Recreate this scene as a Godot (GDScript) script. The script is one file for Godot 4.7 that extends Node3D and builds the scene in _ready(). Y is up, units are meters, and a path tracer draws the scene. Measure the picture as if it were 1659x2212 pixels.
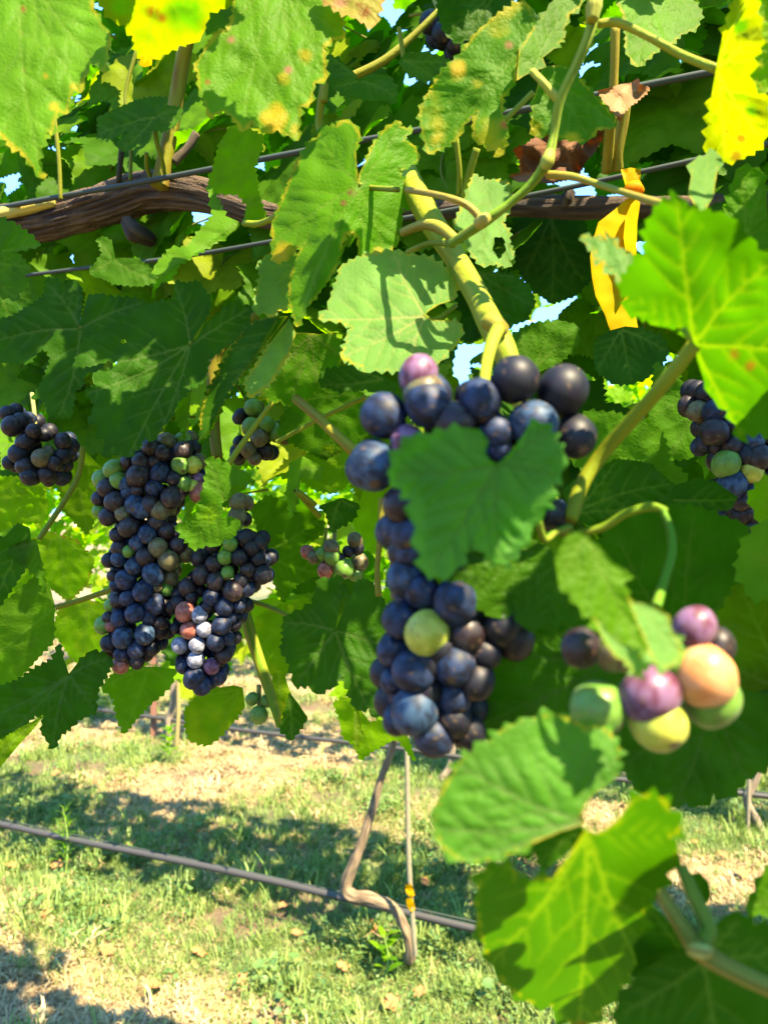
extends Node3D

# ---------------------------------------------------------------- camera model and frame
const F := 1609.0            # focal length of the lens, in units of the 1659 x 2212 frame
const CX := 829.5
const CY := 1106.0
const EYE := 1.5
const ROW := Vector3(0.92, 0.0, 0.39)        # direction of the vine rows, towards the right
const SUN := Vector3(0.45, 1.0, 0.48)        # towards the sun
const D0 := 0.70                              # distance of the rows from the camera, square to them
const D1 := 2.36
const D2 := 3.95

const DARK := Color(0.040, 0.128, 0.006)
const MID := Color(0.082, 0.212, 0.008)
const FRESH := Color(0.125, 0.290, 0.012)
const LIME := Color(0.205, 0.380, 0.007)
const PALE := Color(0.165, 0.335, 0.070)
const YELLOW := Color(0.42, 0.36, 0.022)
const RUST := Color(0.30, 0.12, 0.03)
const BROWN := Color(0.17, 0.085, 0.04)

var rng := RandomNumberGenerator.new()
var noise := FastNoiseLite.new()
var M := {}
var leaf_kinds: Array = []
var vines: Array = []
var grape_meshes := {}


# ---------------------------------------------------------------- naming helpers
func tag(o: Node, label: String, category: String, group := "", kind := "") -> void:
	if label: o.set_meta("label", label)
	if category: o.set_meta("category", category)
	if group: o.set_meta("group", group)
	if kind: o.set_meta("kind", kind)

func thing(called: String, at: Vector3, label: String, category: String, group := "") -> Node3D:
	var o := Node3D.new()
	o.name = numbered(called, self)
	add_child(o)
	o.position = at
	tag(o, label, category, group)
	return o

var sun_blockers: Array = []      # added sun-blocking leaves out of frame: middle and radius
var dark: Array = []      # spots in shade
var lit: Array = []       # spots that the sun reaches
var used := {}
func numbered(called: String, parent: Node) -> String:
	var key := "%d/%s" % [parent.get_instance_id(), called]
	var n: int = used.get(key, 0)
	used[key] = n + 1
	return called if n == 0 else "%s_%03d" % [called, n]

func piece(parent: Node, called: String, mesh: Mesh, mat: Material, at := Vector3.ZERO) -> MeshInstance3D:
	var o := MeshInstance3D.new()
	o.name = numbered(called, parent)
	o.mesh = mesh
	if mat: o.material_override = mat
	o.position = at
	parent.add_child(o)
	return o

func base_of(n: Node) -> Vector3:
	var p := Vector3.ZERO
	while n is Node3D and n != self:
		p += (n as Node3D).position
		n = n.get_parent()
	return p


# ---------------------------------------------------------------- where things stand
func at(x: float, y: float, z: float) -> Vector3:
	return Vector3((x - CX) / F * z, EYE + (CY - y) / F * z, -z)

func depth_on_row(x: float, d: float) -> float:
	return d / (0.92 + 0.39 * (x - CX) / F)

func on_row(d: float, along: float, h: float) -> Vector3:
	return Vector3(0.39 * d, 0, -0.92 * d) + ROW * along + Vector3(0, h, 0)

func pix(p: Vector3) -> Vector2:
	if p.z > -0.02: return Vector2(99999, -99999)
	return Vector2(CX + p.x / -p.z * F, CY - (p.y - EYE) / -p.z * F)


# ---------------------------------------------------------------- meshes
func mesh_of(v: PackedVector3Array, n: PackedVector3Array, c: PackedColorArray, uv: PackedVector2Array, idx: PackedInt32Array) -> ArrayMesh:
	var a := []
	a.resize(Mesh.ARRAY_MAX)
	a[Mesh.ARRAY_VERTEX] = v
	a[Mesh.ARRAY_NORMAL] = n
	if c.size(): a[Mesh.ARRAY_COLOR] = c
	if uv.size(): a[Mesh.ARRAY_TEX_UV] = uv
	a[Mesh.ARRAY_INDEX] = idx
	var m := ArrayMesh.new()
	m.add_surface_from_arrays(Mesh.PRIMITIVE_TRIANGLES, a)
	return m

func normals_of(v: PackedVector3Array, idx: PackedInt32Array) -> PackedVector3Array:
	var n := PackedVector3Array()
	n.resize(v.size())
	for i in range(0, idx.size(), 3):
		var a := idx[i]
		var b := idx[i + 1]
		var c := idx[i + 2]
		var f := (v[c] - v[a]).cross(v[b] - v[a])
		n[a] += f
		n[b] += f
		n[c] += f
	for i in n.size():
		n[i] = n[i].normalized() if n[i].length_squared() > 0.0 else Vector3.UP
	return n

func smooth_path(pts: Array, rad: Array, per := 5) -> Array:
	var p: Array = []
	var r: Array = []
	for i in pts.size() - 1:
		var a: Vector3 = pts[max(i - 1, 0)]
		var b: Vector3 = pts[i]
		var c: Vector3 = pts[i + 1]
		var d: Vector3 = pts[min(i + 2, pts.size() - 1)]
		for k in per:
			var t := float(k) / per
			p.append(b.cubic_interpolate(c, a, d, t))
			r.append(lerpf(rad[i], rad[i + 1], t))
	p.append(pts[-1])
	r.append(rad[-1])
	return [p, r]

# a round stem along a path: bark > 0 gives it fibrous ridges, knots swells it at the given points
func tube(pts: Array, rad: Array, col: Color, col2: Color, o: Dictionary = {}) -> ArrayMesh:
	var sp := smooth_path(pts, rad, o.get("per", 5))
	var p: Array = sp[0]
	var r: Array = sp[1]
	var sides: int = o.get("sides", 9)
	var bark: float = o.get("bark", 0.045 if sides >= 10 else 0.0)
	var v := PackedVector3Array()
	var c := PackedColorArray()
	var uv := PackedVector2Array()
	var idx := PackedInt32Array()
	var side := Vector3.ZERO
	var run := 0.0
	for i in p.size():
		var dir: Vector3 = (p[min(i + 1, p.size() - 1)] - p[max(i - 1, 0)]).normalized()
		if i == 0:
			side = dir.cross(Vector3.UP if absf(dir.y) < 0.9 else Vector3.RIGHT).normalized()
		else:
			side = (side - dir * side.dot(dir)).normalized()
			run += p[i].distance_to(p[i - 1])
		var up := dir.cross(side)
		for k in sides:
			var a := TAU * k / sides
			var q := side * cos(a) + up * sin(a)
			var ridge := 0.0
			if bark > 0.0:
				var tw := a + run * 1.2
				ridge = 0.5 * noise.get_noise_3d(cos(tw) * 130.0, sin(tw) * 130.0, run * 240.0) + noise.get_noise_3d(cos(tw) * 430.0, sin(tw) * 430.0, run * 330.0 + 90.0)
			v.append(p[i] + q * r[i] * (1.0 + bark * ridge))
			var w := noise.get_noise_3d(p[i].x * 900.0 + q.x * 40.0, p[i].y * 900.0 + q.y * 40.0, p[i].z * 900.0 + run * 300.0) * 0.5 + 0.5 - ridge * 1.1 * signf(bark)
			c.append(col.lerp(col2, clampf(w, 0.0, 1.0)))
			uv.append(Vector2(float(k) / sides, run * 10.0))
	for i in p.size() - 1:
		for k in sides:
			var a := i * sides + k
			var b := i * sides + (k + 1) % sides
			idx.append_array([a, b, a + sides, b, b + sides, a + sides])
	for e in 2:
		var ring: int = 0 if e == 0 else (p.size() - 1) * sides
		v.append(p[0] if e == 0 else p[-1])
		c.append(col2)
		uv.append(Vector2.ZERO)
		for k in sides:
			if e == 0: idx.append_array([v.size() - 1, ring + (k + 1) % sides, ring + k])
			else: idx.append_array([v.size() - 1, ring + k, ring + (k + 1) % sides])
	return mesh_of(v, normals_of(v, idx), c, uv, idx)

func stem(parent: Node3D, called: String, px: Array, rpx: Array, col: Color, col2: Color, mat: Material = null, o: Dictionary = {}) -> MeshInstance3D:
	if mat == null:
		col = col * Color(0.44, 0.54, 0.16)
		col2 = col2 * Color(0.50, 0.54, 0.18)
	var b := base_of(parent)
	var pts: Array = []
	var rad: Array = []
	var first := at(px[0][0], px[0][1], px[0][2])
	for i in px.size():
		pts.append(at(px[i][0], px[i][1], px[i][2]) - first)
		rad.append(rpx[min(i, rpx.size() - 1)] / F * px[i][2])
	return piece(parent, called, tube(pts, rad, col, col2, o), mat if mat else M.stem, first - b)


# ---------------------------------------------------------------- leaf blades
func toothed(o: PackedVector2Array, junction: Vector2, length: float, height: float, clear: float, smooth: bool) -> PackedVector2Array:
	var area := 0.0
	for i in o.size():
		area += o[i].cross(o[(i + 1) % o.size()])
	var out := PackedVector2Array()
	for i in o.size():
		var p := o[i]
		var q := o[(i + 1) % o.size()]
		var d := q - p
		var l := d.length()
		if l < 0.001: continue
		var n := maxi(1, roundi(l / length))
		var outward := Vector2(d.y, -d.x) / l * signf(area)
		out.append(p)
		if smooth or p.distance_to(junction) < clear or q.distance_to(junction) < clear:
			var m := int(l / (length * 0.7))
			for k in range(1, m + 1):
				out.append(p + d * float(k) / (m + 1))
			continue
		for k in n:
			var lean := 0.45 + 0.3 * rng.randf()
			out.append(p + d * (k + lean) / n + outward * height * (0.5 + rng.randf()))
			if k < n - 1:
				out.append(p + d * (k + 1 + 0.12 * rng.randf_range(-1, 1)) / n)
	return out

func split(poly: PackedVector2Array, step: float) -> PackedVector2Array:
	var out := PackedVector2Array()
	for i in poly.size():
		var p := poly[i]
		var q := poly[(i + 1) % poly.size()]
		var n := maxi(1, ceili(p.distance_to(q) / step))
		for k in n:
			out.append(p + (q - p) * float(k) / n)
	return out

func in_hole(p: Vector2, holes: Array) -> bool:
	for h in holes:
		if Vector2((p.x - h[0]) / h[2], (p.y - h[1]) / h[3]).length() < 1.0 + 0.16 * sin(5.0 * (p - Vector2(h[0], h[1])).angle()): return true
	return false

# the flat layout of a blade: points, triangles, how much each point lies on a vein, and how far it is from the next vein
func layout(poly: PackedVector2Array, junction: Vector2, tips: Array, step: float, holes: Array) -> Dictionary:
	var edge := split(poly, step)
	var veins := PackedVector2Array()
	var weight := PackedFloat32Array()
	for t in tips:
		var tip := Vector2(t[0], t[1])
		var along := tip - junction
		var long := along.length()
		var dir := along / long
		var bow := Vector2(-dir.y, dir.x) * long * rng.randf_range(-0.05, 0.05)
		var n := maxi(2, int(long / step))
		for k in range(1, n):
			var f := float(k) / n
			var p := junction + along * f + bow * sin(f * PI)
			if not Geometry2D.is_point_in_polygon(p, edge): break
			veins.append(p)
			weight.append(lerpf(1.0, 0.45, f))
		for s in 8:
			var f := 0.2 + 0.1 * s
			var turn := (1.0 if s % 2 == 0 else -1.0) * rng.randf_range(0.75, 0.95)
			var d := dir.rotated(turn)
			var p := junction + along * f + bow * sin(f * PI)
			var m := int(long * (0.5 * (1.0 - f) + 0.1) / step)
			for k in range(1, m):
				p += d * step
				d = d.rotated(-turn * 0.35 / m)
				if not Geometry2D.is_point_in_polygon(p, edge): break
				veins.append(p)
				weight.append(0.46 * (1.0 - float(k) / m * 0.75))
	var lo := edge[0]
	var hi := edge[0]
	for p in edge:
		lo = lo.min(p)
		hi = hi.max(p)
	var pts := PackedVector2Array(edge)
	var vein := PackedFloat32Array()
	var far := PackedFloat32Array()
	vein.resize(edge.size())
	far.resize(edge.size())
	far.fill(step * 3.0)
	var kept := PackedVector2Array()
	var cell := {}
	for i in veins.size():
		var key := Vector2i(veins[i] / (step * 0.7))
		if cell.has(key): continue
		cell[key] = true
		if in_hole(veins[i], holes): continue
		pts.append(veins[i])
		kept.append(veins[i])
		vein.append(weight[i])
		far.append(0.0)
	var dy := step * 0.87
	var row := 0
	var y := lo.y + dy * 0.5
	while y < hi.y:
		var x := lo.x + (step * 0.5 if row % 2 else 0.0)
		while x < hi.x:
			var p := Vector2(x + rng.randf_range(-0.12, 0.12) * step, y + rng.randf_range(-0.12, 0.12) * step)
			x += step
			if not Geometry2D.is_point_in_polygon(p, edge): continue
			var e := step * 0.5
			if not (Geometry2D.is_point_in_polygon(p + Vector2(e, 0), edge) and Geometry2D.is_point_in_polygon(p - Vector2(e, 0), edge) and Geometry2D.is_point_in_polygon(p + Vector2(0, e), edge) and Geometry2D.is_point_in_polygon(p - Vector2(0, e), edge)): continue
			if holes and in_hole(p, holes): continue
			var best := 1e9
			for q in kept:
				var d := p.distance_squared_to(q)
				if d < best: best = d
			if best < step * step * 0.36: continue
			pts.append(p)
			vein.append(0.0)
			far.append(sqrt(best))
		y += dy
		row += 1
	for h in holes:
		for k in 18:
			var a := TAU * k / 18.0
			pts.append(Vector2(h[0] + cos(a) * h[2] * (1.02 + 0.16 * sin(5.0 * a)), h[1] + sin(a) * h[3] * (1.02 + 0.16 * sin(5.0 * a))))
			vein.append(0.0)
			far.append(step * 2.0)
	var tri := Geometry2D.triangulate_delaunay(pts)
	var idx := PackedInt32Array()
	for i in range(0, tri.size(), 3):
		var a := pts[tri[i]]
		var b := pts[tri[i + 1]]
		var c := pts[tri[i + 2]]
		var m := (a + b + c) / 3.0
		if not Geometry2D.is_point_in_polygon(m, edge) or (holes and in_hole(m, holes)): continue
		if absf((b - a).cross(c - a)) < 1e-9: continue
		if (b - a).cross(c - a) > 0.0: idx.append_array([tri[i], tri[i + 1], tri[i + 2]])
		else: idx.append_array([tri[i], tri[i + 2], tri[i + 1]])
	return {"pts": pts, "idx": idx, "vein": vein, "far": far, "edge": edge}

# a leaf of the near canopy with its own outline, distance z0 and slope (sx, sy: metres deeper per metre right or down)
func leaf(vine: Node3D, outline: Array, j: Array, tips: Array, z0: float, sx: float, sy: float, o: Dictionary = {}) -> MeshInstance3D:
	var ju := Vector2(j[0], j[1])
	var raw := PackedVector2Array()
	for i in range(0, outline.size(), 2):
		raw.append(Vector2(outline[i], outline[i + 1]))
	var k := F / z0
	var step: float = o.get("sp", 5.0)
	var size: float = o.get("teeth", 1.0)
	var poly := toothed(raw, ju, 0.0060 * k * maxf(size, 0.4), 0.0021 * k * size, 0.012 * k, size == 0.0)
	var holes: Array = o.get("holes", [])
	var g := layout(poly, ju, tips, step, holes)
	var pts: PackedVector2Array = g.pts
	var v := PackedVector3Array()
	var c := PackedColorArray()
	var uv := PackedVector2Array()
	v.resize(pts.size())
	c.resize(pts.size())
	uv.resize(pts.size())
	var a0 := (ju.x - CX) / F
	var b0 := (ju.y - CY) / F
	var origin := at(ju.x, ju.y, z0)
	var col: Color = o.get("c", MID)
	var rib: Color = o.get("rib", col.lerp(Color(0.22, 0.32, 0.06), 0.42))
	var rim: Color = o.get("rim", YELLOW)
	var rim_w: float = o.get("rw", 0.0)
	var spots: Array = o.get("spots", [])
	var mottle: float = o.get("mottle", 0.0)
	var side: float = o.get("side", 1.0)
	var curl: float = o.get("curl", 0.6)
	var wave: float = o.get("wave", 1.0)
	var relief: float = o.get("relief", 1.0 if side > 0.0 else 0.5)
	var fold: Array = o.get("fold", [])
	var seed_at := rng.randf() * 1000.0
	for i in pts.size():
		var p := pts[i]
		var a := (p.x - CX) / F
		var b := (p.y - CY) / F
		var z := (z0 - sx * a0 * z0 - sy * b0 * z0) / (1.0 - sx * a - sy * b)
		var q := (p - ju) / k
		var d := q.length()
		z += curl * d * d * side
		if fold:
			var fd := Vector2(fold[0] - ju.x, fold[1] - ju.y).normalized()
			z += fold[2] * absf(q.cross(fd))
		z += wave * 0.0035 * noise.get_noise_3d(q.x * 1500.0, q.y * 1500.0, seed_at) * minf(1.0, d / 0.02)
		z -= side * 0.0014 * relief * (1.0 - exp(-g.far[i] / k / 0.0035)) * (1.0 if g.far[i] > 0.0 else 0.0)
		v[i] = at(p.x, p.y, z) - origin
		uv[i] = q * 14.0
		var n1 := noise.get_noise_3d(q.x * 2600.0, q.y * 2600.0, seed_at + 50.0)
		var n2 := noise.get_noise_3d(q.x * 900.0, q.y * 900.0, seed_at + 90.0)
		var cc := col * (1.0 + 0.16 * n1 + 0.18 * n2)
		if mottle > 0.0:
			cc = cc.lerp(YELLOW, clampf((n2 + 0.55 * n1) * 2.2 - 0.15, 0.0, 1.0) * mottle)
		if rim_w > 0.0:
			var near := 1e9
			for e in raw.size():
				var s := Geometry2D.get_closest_point_to_segment(p, raw[e], raw[(e + 1) % raw.size()])
				near = minf(near, p.distance_to(s))
			cc = cc.lerp(rim, clampf(0.9 - near / rim_w + 1.3 * n1 + 0.5 * n2, 0.0, 1.0))
		for s in spots:
			var w := clampf(1.6 - p.distance_to(Vector2(s[0], s[1])) / s[2] * 1.1 + n1 * 0.9, 0.0, 1.0)
			cc = cc.lerp(s[3], w)
		var vw: float = g.vein[i]
		if vw > 0.0: cc = cc.lerp(rib, minf(1.0, vw * 1.1))
		cc.a = 1.0
		c[i] = cc
	var b2 := base_of(vine)
	var called: String = o.get("name", "leaf")
	var m := piece(vine, called, mesh_of(v, normals_of(v, g.idx), c, uv, g.idx), o.get("mat", M.leaf), origin - b2)
	if o.has("label"): m.set_meta("label", o.label)
	if o.has("pet"):
		var px: Array = [[j[0], j[1], z0]]
		px.append_array(o.pet)
		stem(m, "petiole", px, [o.get("pr", 5.0)], o.get("pc", Color(0.20, 0.25, 0.05)), o.get("pc2", Color(0.26, 0.27, 0.07)))
	if o.has("shade"):
		var last := Vector3(9, 9, 9)
		for i in range(0, v.size(), 7):
			if v[i].distance_to(last) > 0.022:
				last = v[i]
				dark.append(origin + last)
	return m

# the leaf kinds of the deeper canopy: lobed outlines with their own droop, fold and teeth
func make_kinds() -> void:
	for kind in 9:
		var deep := rng.randf_range(0.05, 0.28)
		var ang := [0.0, 24.0, 50.0, 76.0, 106.0, 140.0, 164.0, 176.0]
		var rr := [1.0, 0.80 - deep, 0.88, 0.72 - deep * 0.8, 0.72, 0.60, 0.46, 0.10]
		var raw := PackedVector2Array()
		for s in [1, -1]:
			for i in ang.size():
				var k: int = i if s == 1 else ang.size() - 1 - i
				if s == -1 and (k == 0): continue
				var a: float = deg_to_rad(ang[k] + rng.randf_range(-4, 4)) * s
				raw.append(Vector2(sin(a), cos(a)) * rr[k] * rng.randf_range(0.93, 1.07))
		var big := PackedVector2Array()
		for p in raw: big.append(p * 100.0)
		var tips: Array = []
		for a in [0.0, 50.0, -50.0, 106.0, -106.0]:
			var r := 97.0 if a == 0.0 else 84.0 if absf(a) == 50.0 else 68.0
			tips.append([sin(deg_to_rad(a)) * r, cos(deg_to_rad(a)) * r])
		var poly := toothed(big, Vector2.ZERO, 9.5, 3.6, 18.0, false)
		var g := layout(poly, Vector2.ZERO, tips, 6.0, [])
		var pts: PackedVector2Array = g.pts
		var v := PackedVector3Array()
		var c := PackedColorArray()
		var uv := PackedVector2Array()
		var droop := rng.randf_range(0.05, 0.5)
		var fold := rng.randf_range(-0.1, 0.45)
		var seed_at := kind * 77.0
		for i in pts.size():
			var q := pts[i] / 100.0
			var h := -droop * q.length_squared() * 0.6 + fold * absf(q.x) + 0.11 * noise.get_noise_3d(q.x * 90.0, q.y * 90.0, seed_at) * minf(1.0, q.length() * 3.0)
			h += 0.018 * (1.0 - exp(-g.far[i] / 5.0)) * (1.0 if g.far[i] > 0.0 else 0.0)
			v.append(Vector3(q.x, q.y, h))
			uv.append(q * 1.0)
			var n1 := noise.get_noise_3d(q.x * 170.0, q.y * 170.0, seed_at + 30.0)
			var cc := Color(1, 1, 1) * (0.92 + 0.22 * n1)
			if kind == 7:
				cc = cc.lerp(Color(3.6, 1.8, 0.7), clampf(n1 * 1.6 + q.length() * 0.5 - 0.15, 0.0, 0.85))
			if g.vein[i] > 0.0: cc = cc.lerp(Color(2.2, 1.7, 1.9), minf(1.0, g.vein[i] * 0.6))
			cc.a = 1.0
			c.append(cc)
		leaf_kinds.append(mesh_of(v, normals_of(v, g.idx), c, uv, g.idx))

# one leaf of a kind: at its junction, with upper side facing n and its tip towards dir
func plain_leaf(vine: Node3D, p: Vector3, n: Vector3, dir: Vector3, size: float, mat: Material, petiole := true) -> MeshInstance3D:
	n = n.normalized()
	var y := (dir - n * dir.dot(n)).normalized()
	var x := y.cross(n)
	var m := piece(vine, "leaf", leaf_kinds[rng.randi() % leaf_kinds.size()], mat, p - base_of(vine))
	m.basis = Basis(x, y, n) * size
	if petiole:
		var t := piece(m, "petiole", M.petiole_mesh, M.stem)
		t.rotation = Vector3(rng.randf_range(-0.4, 0.5), 0, rng.randf_range(-0.6, 0.6))
	return m

# how far a point is from the way of the sunlight to p
func off_ray(c: Vector3, p: Vector3) -> float:
	var s := SUN.normalized()
	var t := (c - p).dot(s)
	return (c - p - s * t).length() if t > 0.015 else 9.0

func out_of_frame(c: Vector3, r: float) -> bool:
	if c.z > -0.03: return true
	var q := pix(c)
	var m := r * F / -c.z
	return q.y < -m or q.x > 1659 + m or q.x < -m

# adds an unseen leaf out of frame to keep the sun off p; leaves the ways of the sunlight to the sunlit spots open
func shade(vine: Node3D, p: Vector3, size: float) -> void:
	var s := SUN.normalized()
	for q in sun_blockers:
		if off_ray(q[0], p) < q[1] * 0.6: return
	var t := 0.10
	while t < 1.6 and not out_of_frame(p + s * t, size * 1.1): t += 0.02
	var c := p + s * (t + 0.03 * rng.randf())
	for q in lit: size = minf(size, off_ray(c, q) * 0.85)
	if size < 0.018: return
	blocker_leaf(vine, c, size)

func blocker_leaf(vine: Node3D, c: Vector3, size: float) -> void:
	var n := (SUN.normalized() + Vector3(rng.randf_range(-0.35, 0.35), 0, rng.randf_range(-0.35, 0.35))).normalized()
	var dir := Vector3(rng.randf_range(-1, 1), -0.3, rng.randf_range(-1, 1))
	dir = (dir - n * dir.dot(n)).normalized()
	plain_leaf(vine, c - dir * 0.2 * size, n, dir, size, M.kinds[rng.randi() % 3])  # added sun blocker, named and parented like the vine leaves
	sun_blockers.append([c, size * 0.8])


# ---------------------------------------------------------------- materials
func noise_tex(freq: float, cellular := false, seed_n := 1, side := 256) -> NoiseTexture2D:
	var n := FastNoiseLite.new()
	n.seed = seed_n
	n.frequency = freq
	n.noise_type = FastNoiseLite.TYPE_CELLULAR if cellular else FastNoiseLite.TYPE_SIMPLEX_SMOOTH
	if cellular: n.cellular_return_type = FastNoiseLite.RETURN_DISTANCE2_SUB
	n.fractal_octaves = 3
	var t := NoiseTexture2D.new()
	t.width = side
	t.height = side
	t.seamless = true
	t.noise = n
	return t

func leaf_material(tint: Color, through := Color(1.08, 1.20, 0.16)) -> StandardMaterial3D:
	var m := StandardMaterial3D.new()
	m.vertex_color_use_as_albedo = true
	m.albedo_color = tint.linear_to_srgb()
	m.roughness = 0.5
	m.metallic_specular = 0.24
	m.backlight_enabled = true
	m.backlight = through
	m.heightmap_enabled = true
	m.heightmap_texture = M.areole
	m.heightmap_scale = 0.04
	return m

func plain_material(c: Color, rough := 0.7, vertex := true) -> StandardMaterial3D:
	var m := StandardMaterial3D.new()
	m.vertex_color_use_as_albedo = vertex
	m.albedo_color = c.linear_to_srgb()
	m.roughness = rough
	return m

func make_materials() -> void:
	M.areole = noise_tex(0.045, true, 5, 512)
	M.leaf = leaf_material(Color(1, 1, 1))
	M.kinds = []
	for c in [DARK, MID, DARK.lerp(MID, 0.5), FRESH, MID.lerp(LIME, 0.5), LIME, LIME.lerp(YELLOW, 0.4)]:
		M.kinds.append(leaf_material(c))
	M.stem = plain_material(Color(1, 1, 1), 0.62)
	M.stem.metallic_specular = 0.25
	M.stem.heightmap_enabled = true
	M.stem.heightmap_texture = noise_tex(0.06, false, 9)
	M.stem.heightmap_scale = 0.02
	M.bark = plain_material(Color(1, 1, 1), 0.9)
	M.bark.heightmap_enabled = true
	M.bark.heightmap_texture = noise_tex(0.05, false, 12)
	M.bark.heightmap_scale = 0.15
	M.bark.uv1_scale = Vector3(6, 1.2, 1)
	M.wire = plain_material(Color(0.030, 0.038, 0.034), 0.6, false)
	M.wire.metallic_specular = 0.3
	M.hose = plain_material(Color(0.030, 0.027, 0.026), 0.55, false)
	M.dry = leaf_material(Color(1, 1, 1), Color(0.5, 0.32, 0.12))
	M.dry.roughness = 0.75
	M.tape = plain_material(Color(1, 1, 1), 0.55)
	M.tape.metallic_specular = 0.15
	M.tape.backlight_enabled = true
	M.tape.backlight = Color(1.0, 0.9, 0.1)
	var pts: Array = [Vector3.ZERO, Vector3(0.05, -0.28, -0.12), Vector3(0.02, -0.62, -0.38)]
	M.petiole_mesh = tube(pts, [0.016, 0.014, 0.019], Color(0.10, 0.15, 0.02), Color(0.16, 0.11, 0.03), {"sides": 6, "per": 3})


# ---------------------------------------------------------------- grapes
func make_grapes() -> void:
	var looks := {
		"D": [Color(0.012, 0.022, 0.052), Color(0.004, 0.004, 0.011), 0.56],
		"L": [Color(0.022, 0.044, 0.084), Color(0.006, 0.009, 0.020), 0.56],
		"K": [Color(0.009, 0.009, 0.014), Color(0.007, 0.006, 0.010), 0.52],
		"B": [Color(0.023, 0.017, 0.020), Color(0.011, 0.005, 0.006), 0.46],
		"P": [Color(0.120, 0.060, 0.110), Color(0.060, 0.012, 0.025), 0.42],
		"R": [Color(0.230, 0.090, 0.065), Color(0.130, 0.030, 0.020), 0.42],
		"W": [Color(0.210, 0.215, 0.270), Color(0.080, 0.085, 0.115), 0.65],  # sunlit copy of the dark grapes, sunlight put into the pale colour
		"S": [Color(0.380, 0.195, 0.085), Color(0.330, 0.140, 0.040), 0.40],
		"O": [Color(0.085, 0.080, 0.032), Color(0.060, 0.042, 0.018), 0.45],
		"G": [Color(0.085, 0.165, 0.022), Color(0.060, 0.130, 0.014), 0.40],
		"Y": [Color(0.290, 0.300, 0.042), Color(0.220, 0.230, 0.022), 0.38],
	}
	for key in looks:
		var mat := plain_material(Color(1, 1, 1), looks[key][2])
		mat.metallic_specular = 0.34
		mat.rim_enabled = not (key in "DLKB")
		mat.rim = 0.0 if key in "DLKB" else 0.08
		if key in "SGYOR":
			mat.subsurf_scatter_enabled = true
			mat.subsurf_scatter_strength = 0.35
		M["grape_" + key] = mat
		grape_meshes[key] = []
		for variant in 3:
			var v := PackedVector3Array()
			var c := PackedColorArray()
			var uv := PackedVector2Array()
			var idx := PackedInt32Array()
			var rows := 22
			var cols := 34
			var so := rng.randf() * 500.0
			for i in rows + 1:
				for j in cols:
					var t := PI * i / rows
					var a := TAU * j / cols
					var n := Vector3(sin(t) * cos(a), cos(t), sin(t) * sin(a))
					v.append(n * (1.0 + 0.05 * noise.get_noise_3d(n.x * 30.0, n.y * 30.0, n.z * 30.0 + so)) * Vector3(1, 1.04, 1))
					var w := noise.get_noise_3d(n.x * 75.0, n.y * 75.0, n.z * 75.0 + so) * 1.3 + 0.5 * noise.get_noise_3d(n.x * 260.0, n.y * 260.0, n.z * 260.0 + so)
					var cc: Color = looks[key][1].lerp(looks[key][0], clampf(0.62 + w * 1.25, 0.0, 1.0))
					if noise.get_noise_3d(n.x * 420.0, n.y * 420.0, n.z * 420.0 + so) > 0.52: cc = cc.lerp(Color(0.10, 0.06, 0.03), 0.55)
					if i >= rows - 1: cc = Color(0.06, 0.035, 0.02)
					cc.a = 1.0
					c.append(cc)
					uv.append(Vector2(float(j) / cols, float(i) / rows))
			for i in rows:
				for j in cols:
					var p := i * cols + j
					var q := i * cols + (j + 1) % cols
					idx.append_array([p, p + cols, q, q, p + cols, q + cols])
			var nn := PackedVector3Array()
			for p in v: nn.append(p.normalized())
			for k in range(0, idx.size(), 3):
				var h := idx[k + 1]
				if (v[idx[k + 2]] - v[idx[k]]).cross(v[idx[k + 1]] - v[idx[k]]).dot(v[idx[k]] + v[h]) < 0.0:
					var keep := idx[k + 1]
					idx[k + 1] = idx[k + 2]
					idx[k + 2] = keep
			grape_meshes[key].append(mesh_of(v, nn, c, uv, idx))

func grape(bunch: Node3D, p: Vector3, r: float, key: String) -> void:
	var list: Array = grape_meshes[key]
	var m := piece(bunch, "grape", list[rng.randi() % list.size()], M["grape_" + key], p - base_of(bunch))
	m.basis = Basis.from_euler(Vector3(rng.randf_range(-0.9, 0.9), rng.randf() * TAU, rng.randf_range(-0.9, 0.9))) * Basis.from_scale(Vector3(r, r * rng.randf_range(0.97, 1.12), r))

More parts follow.
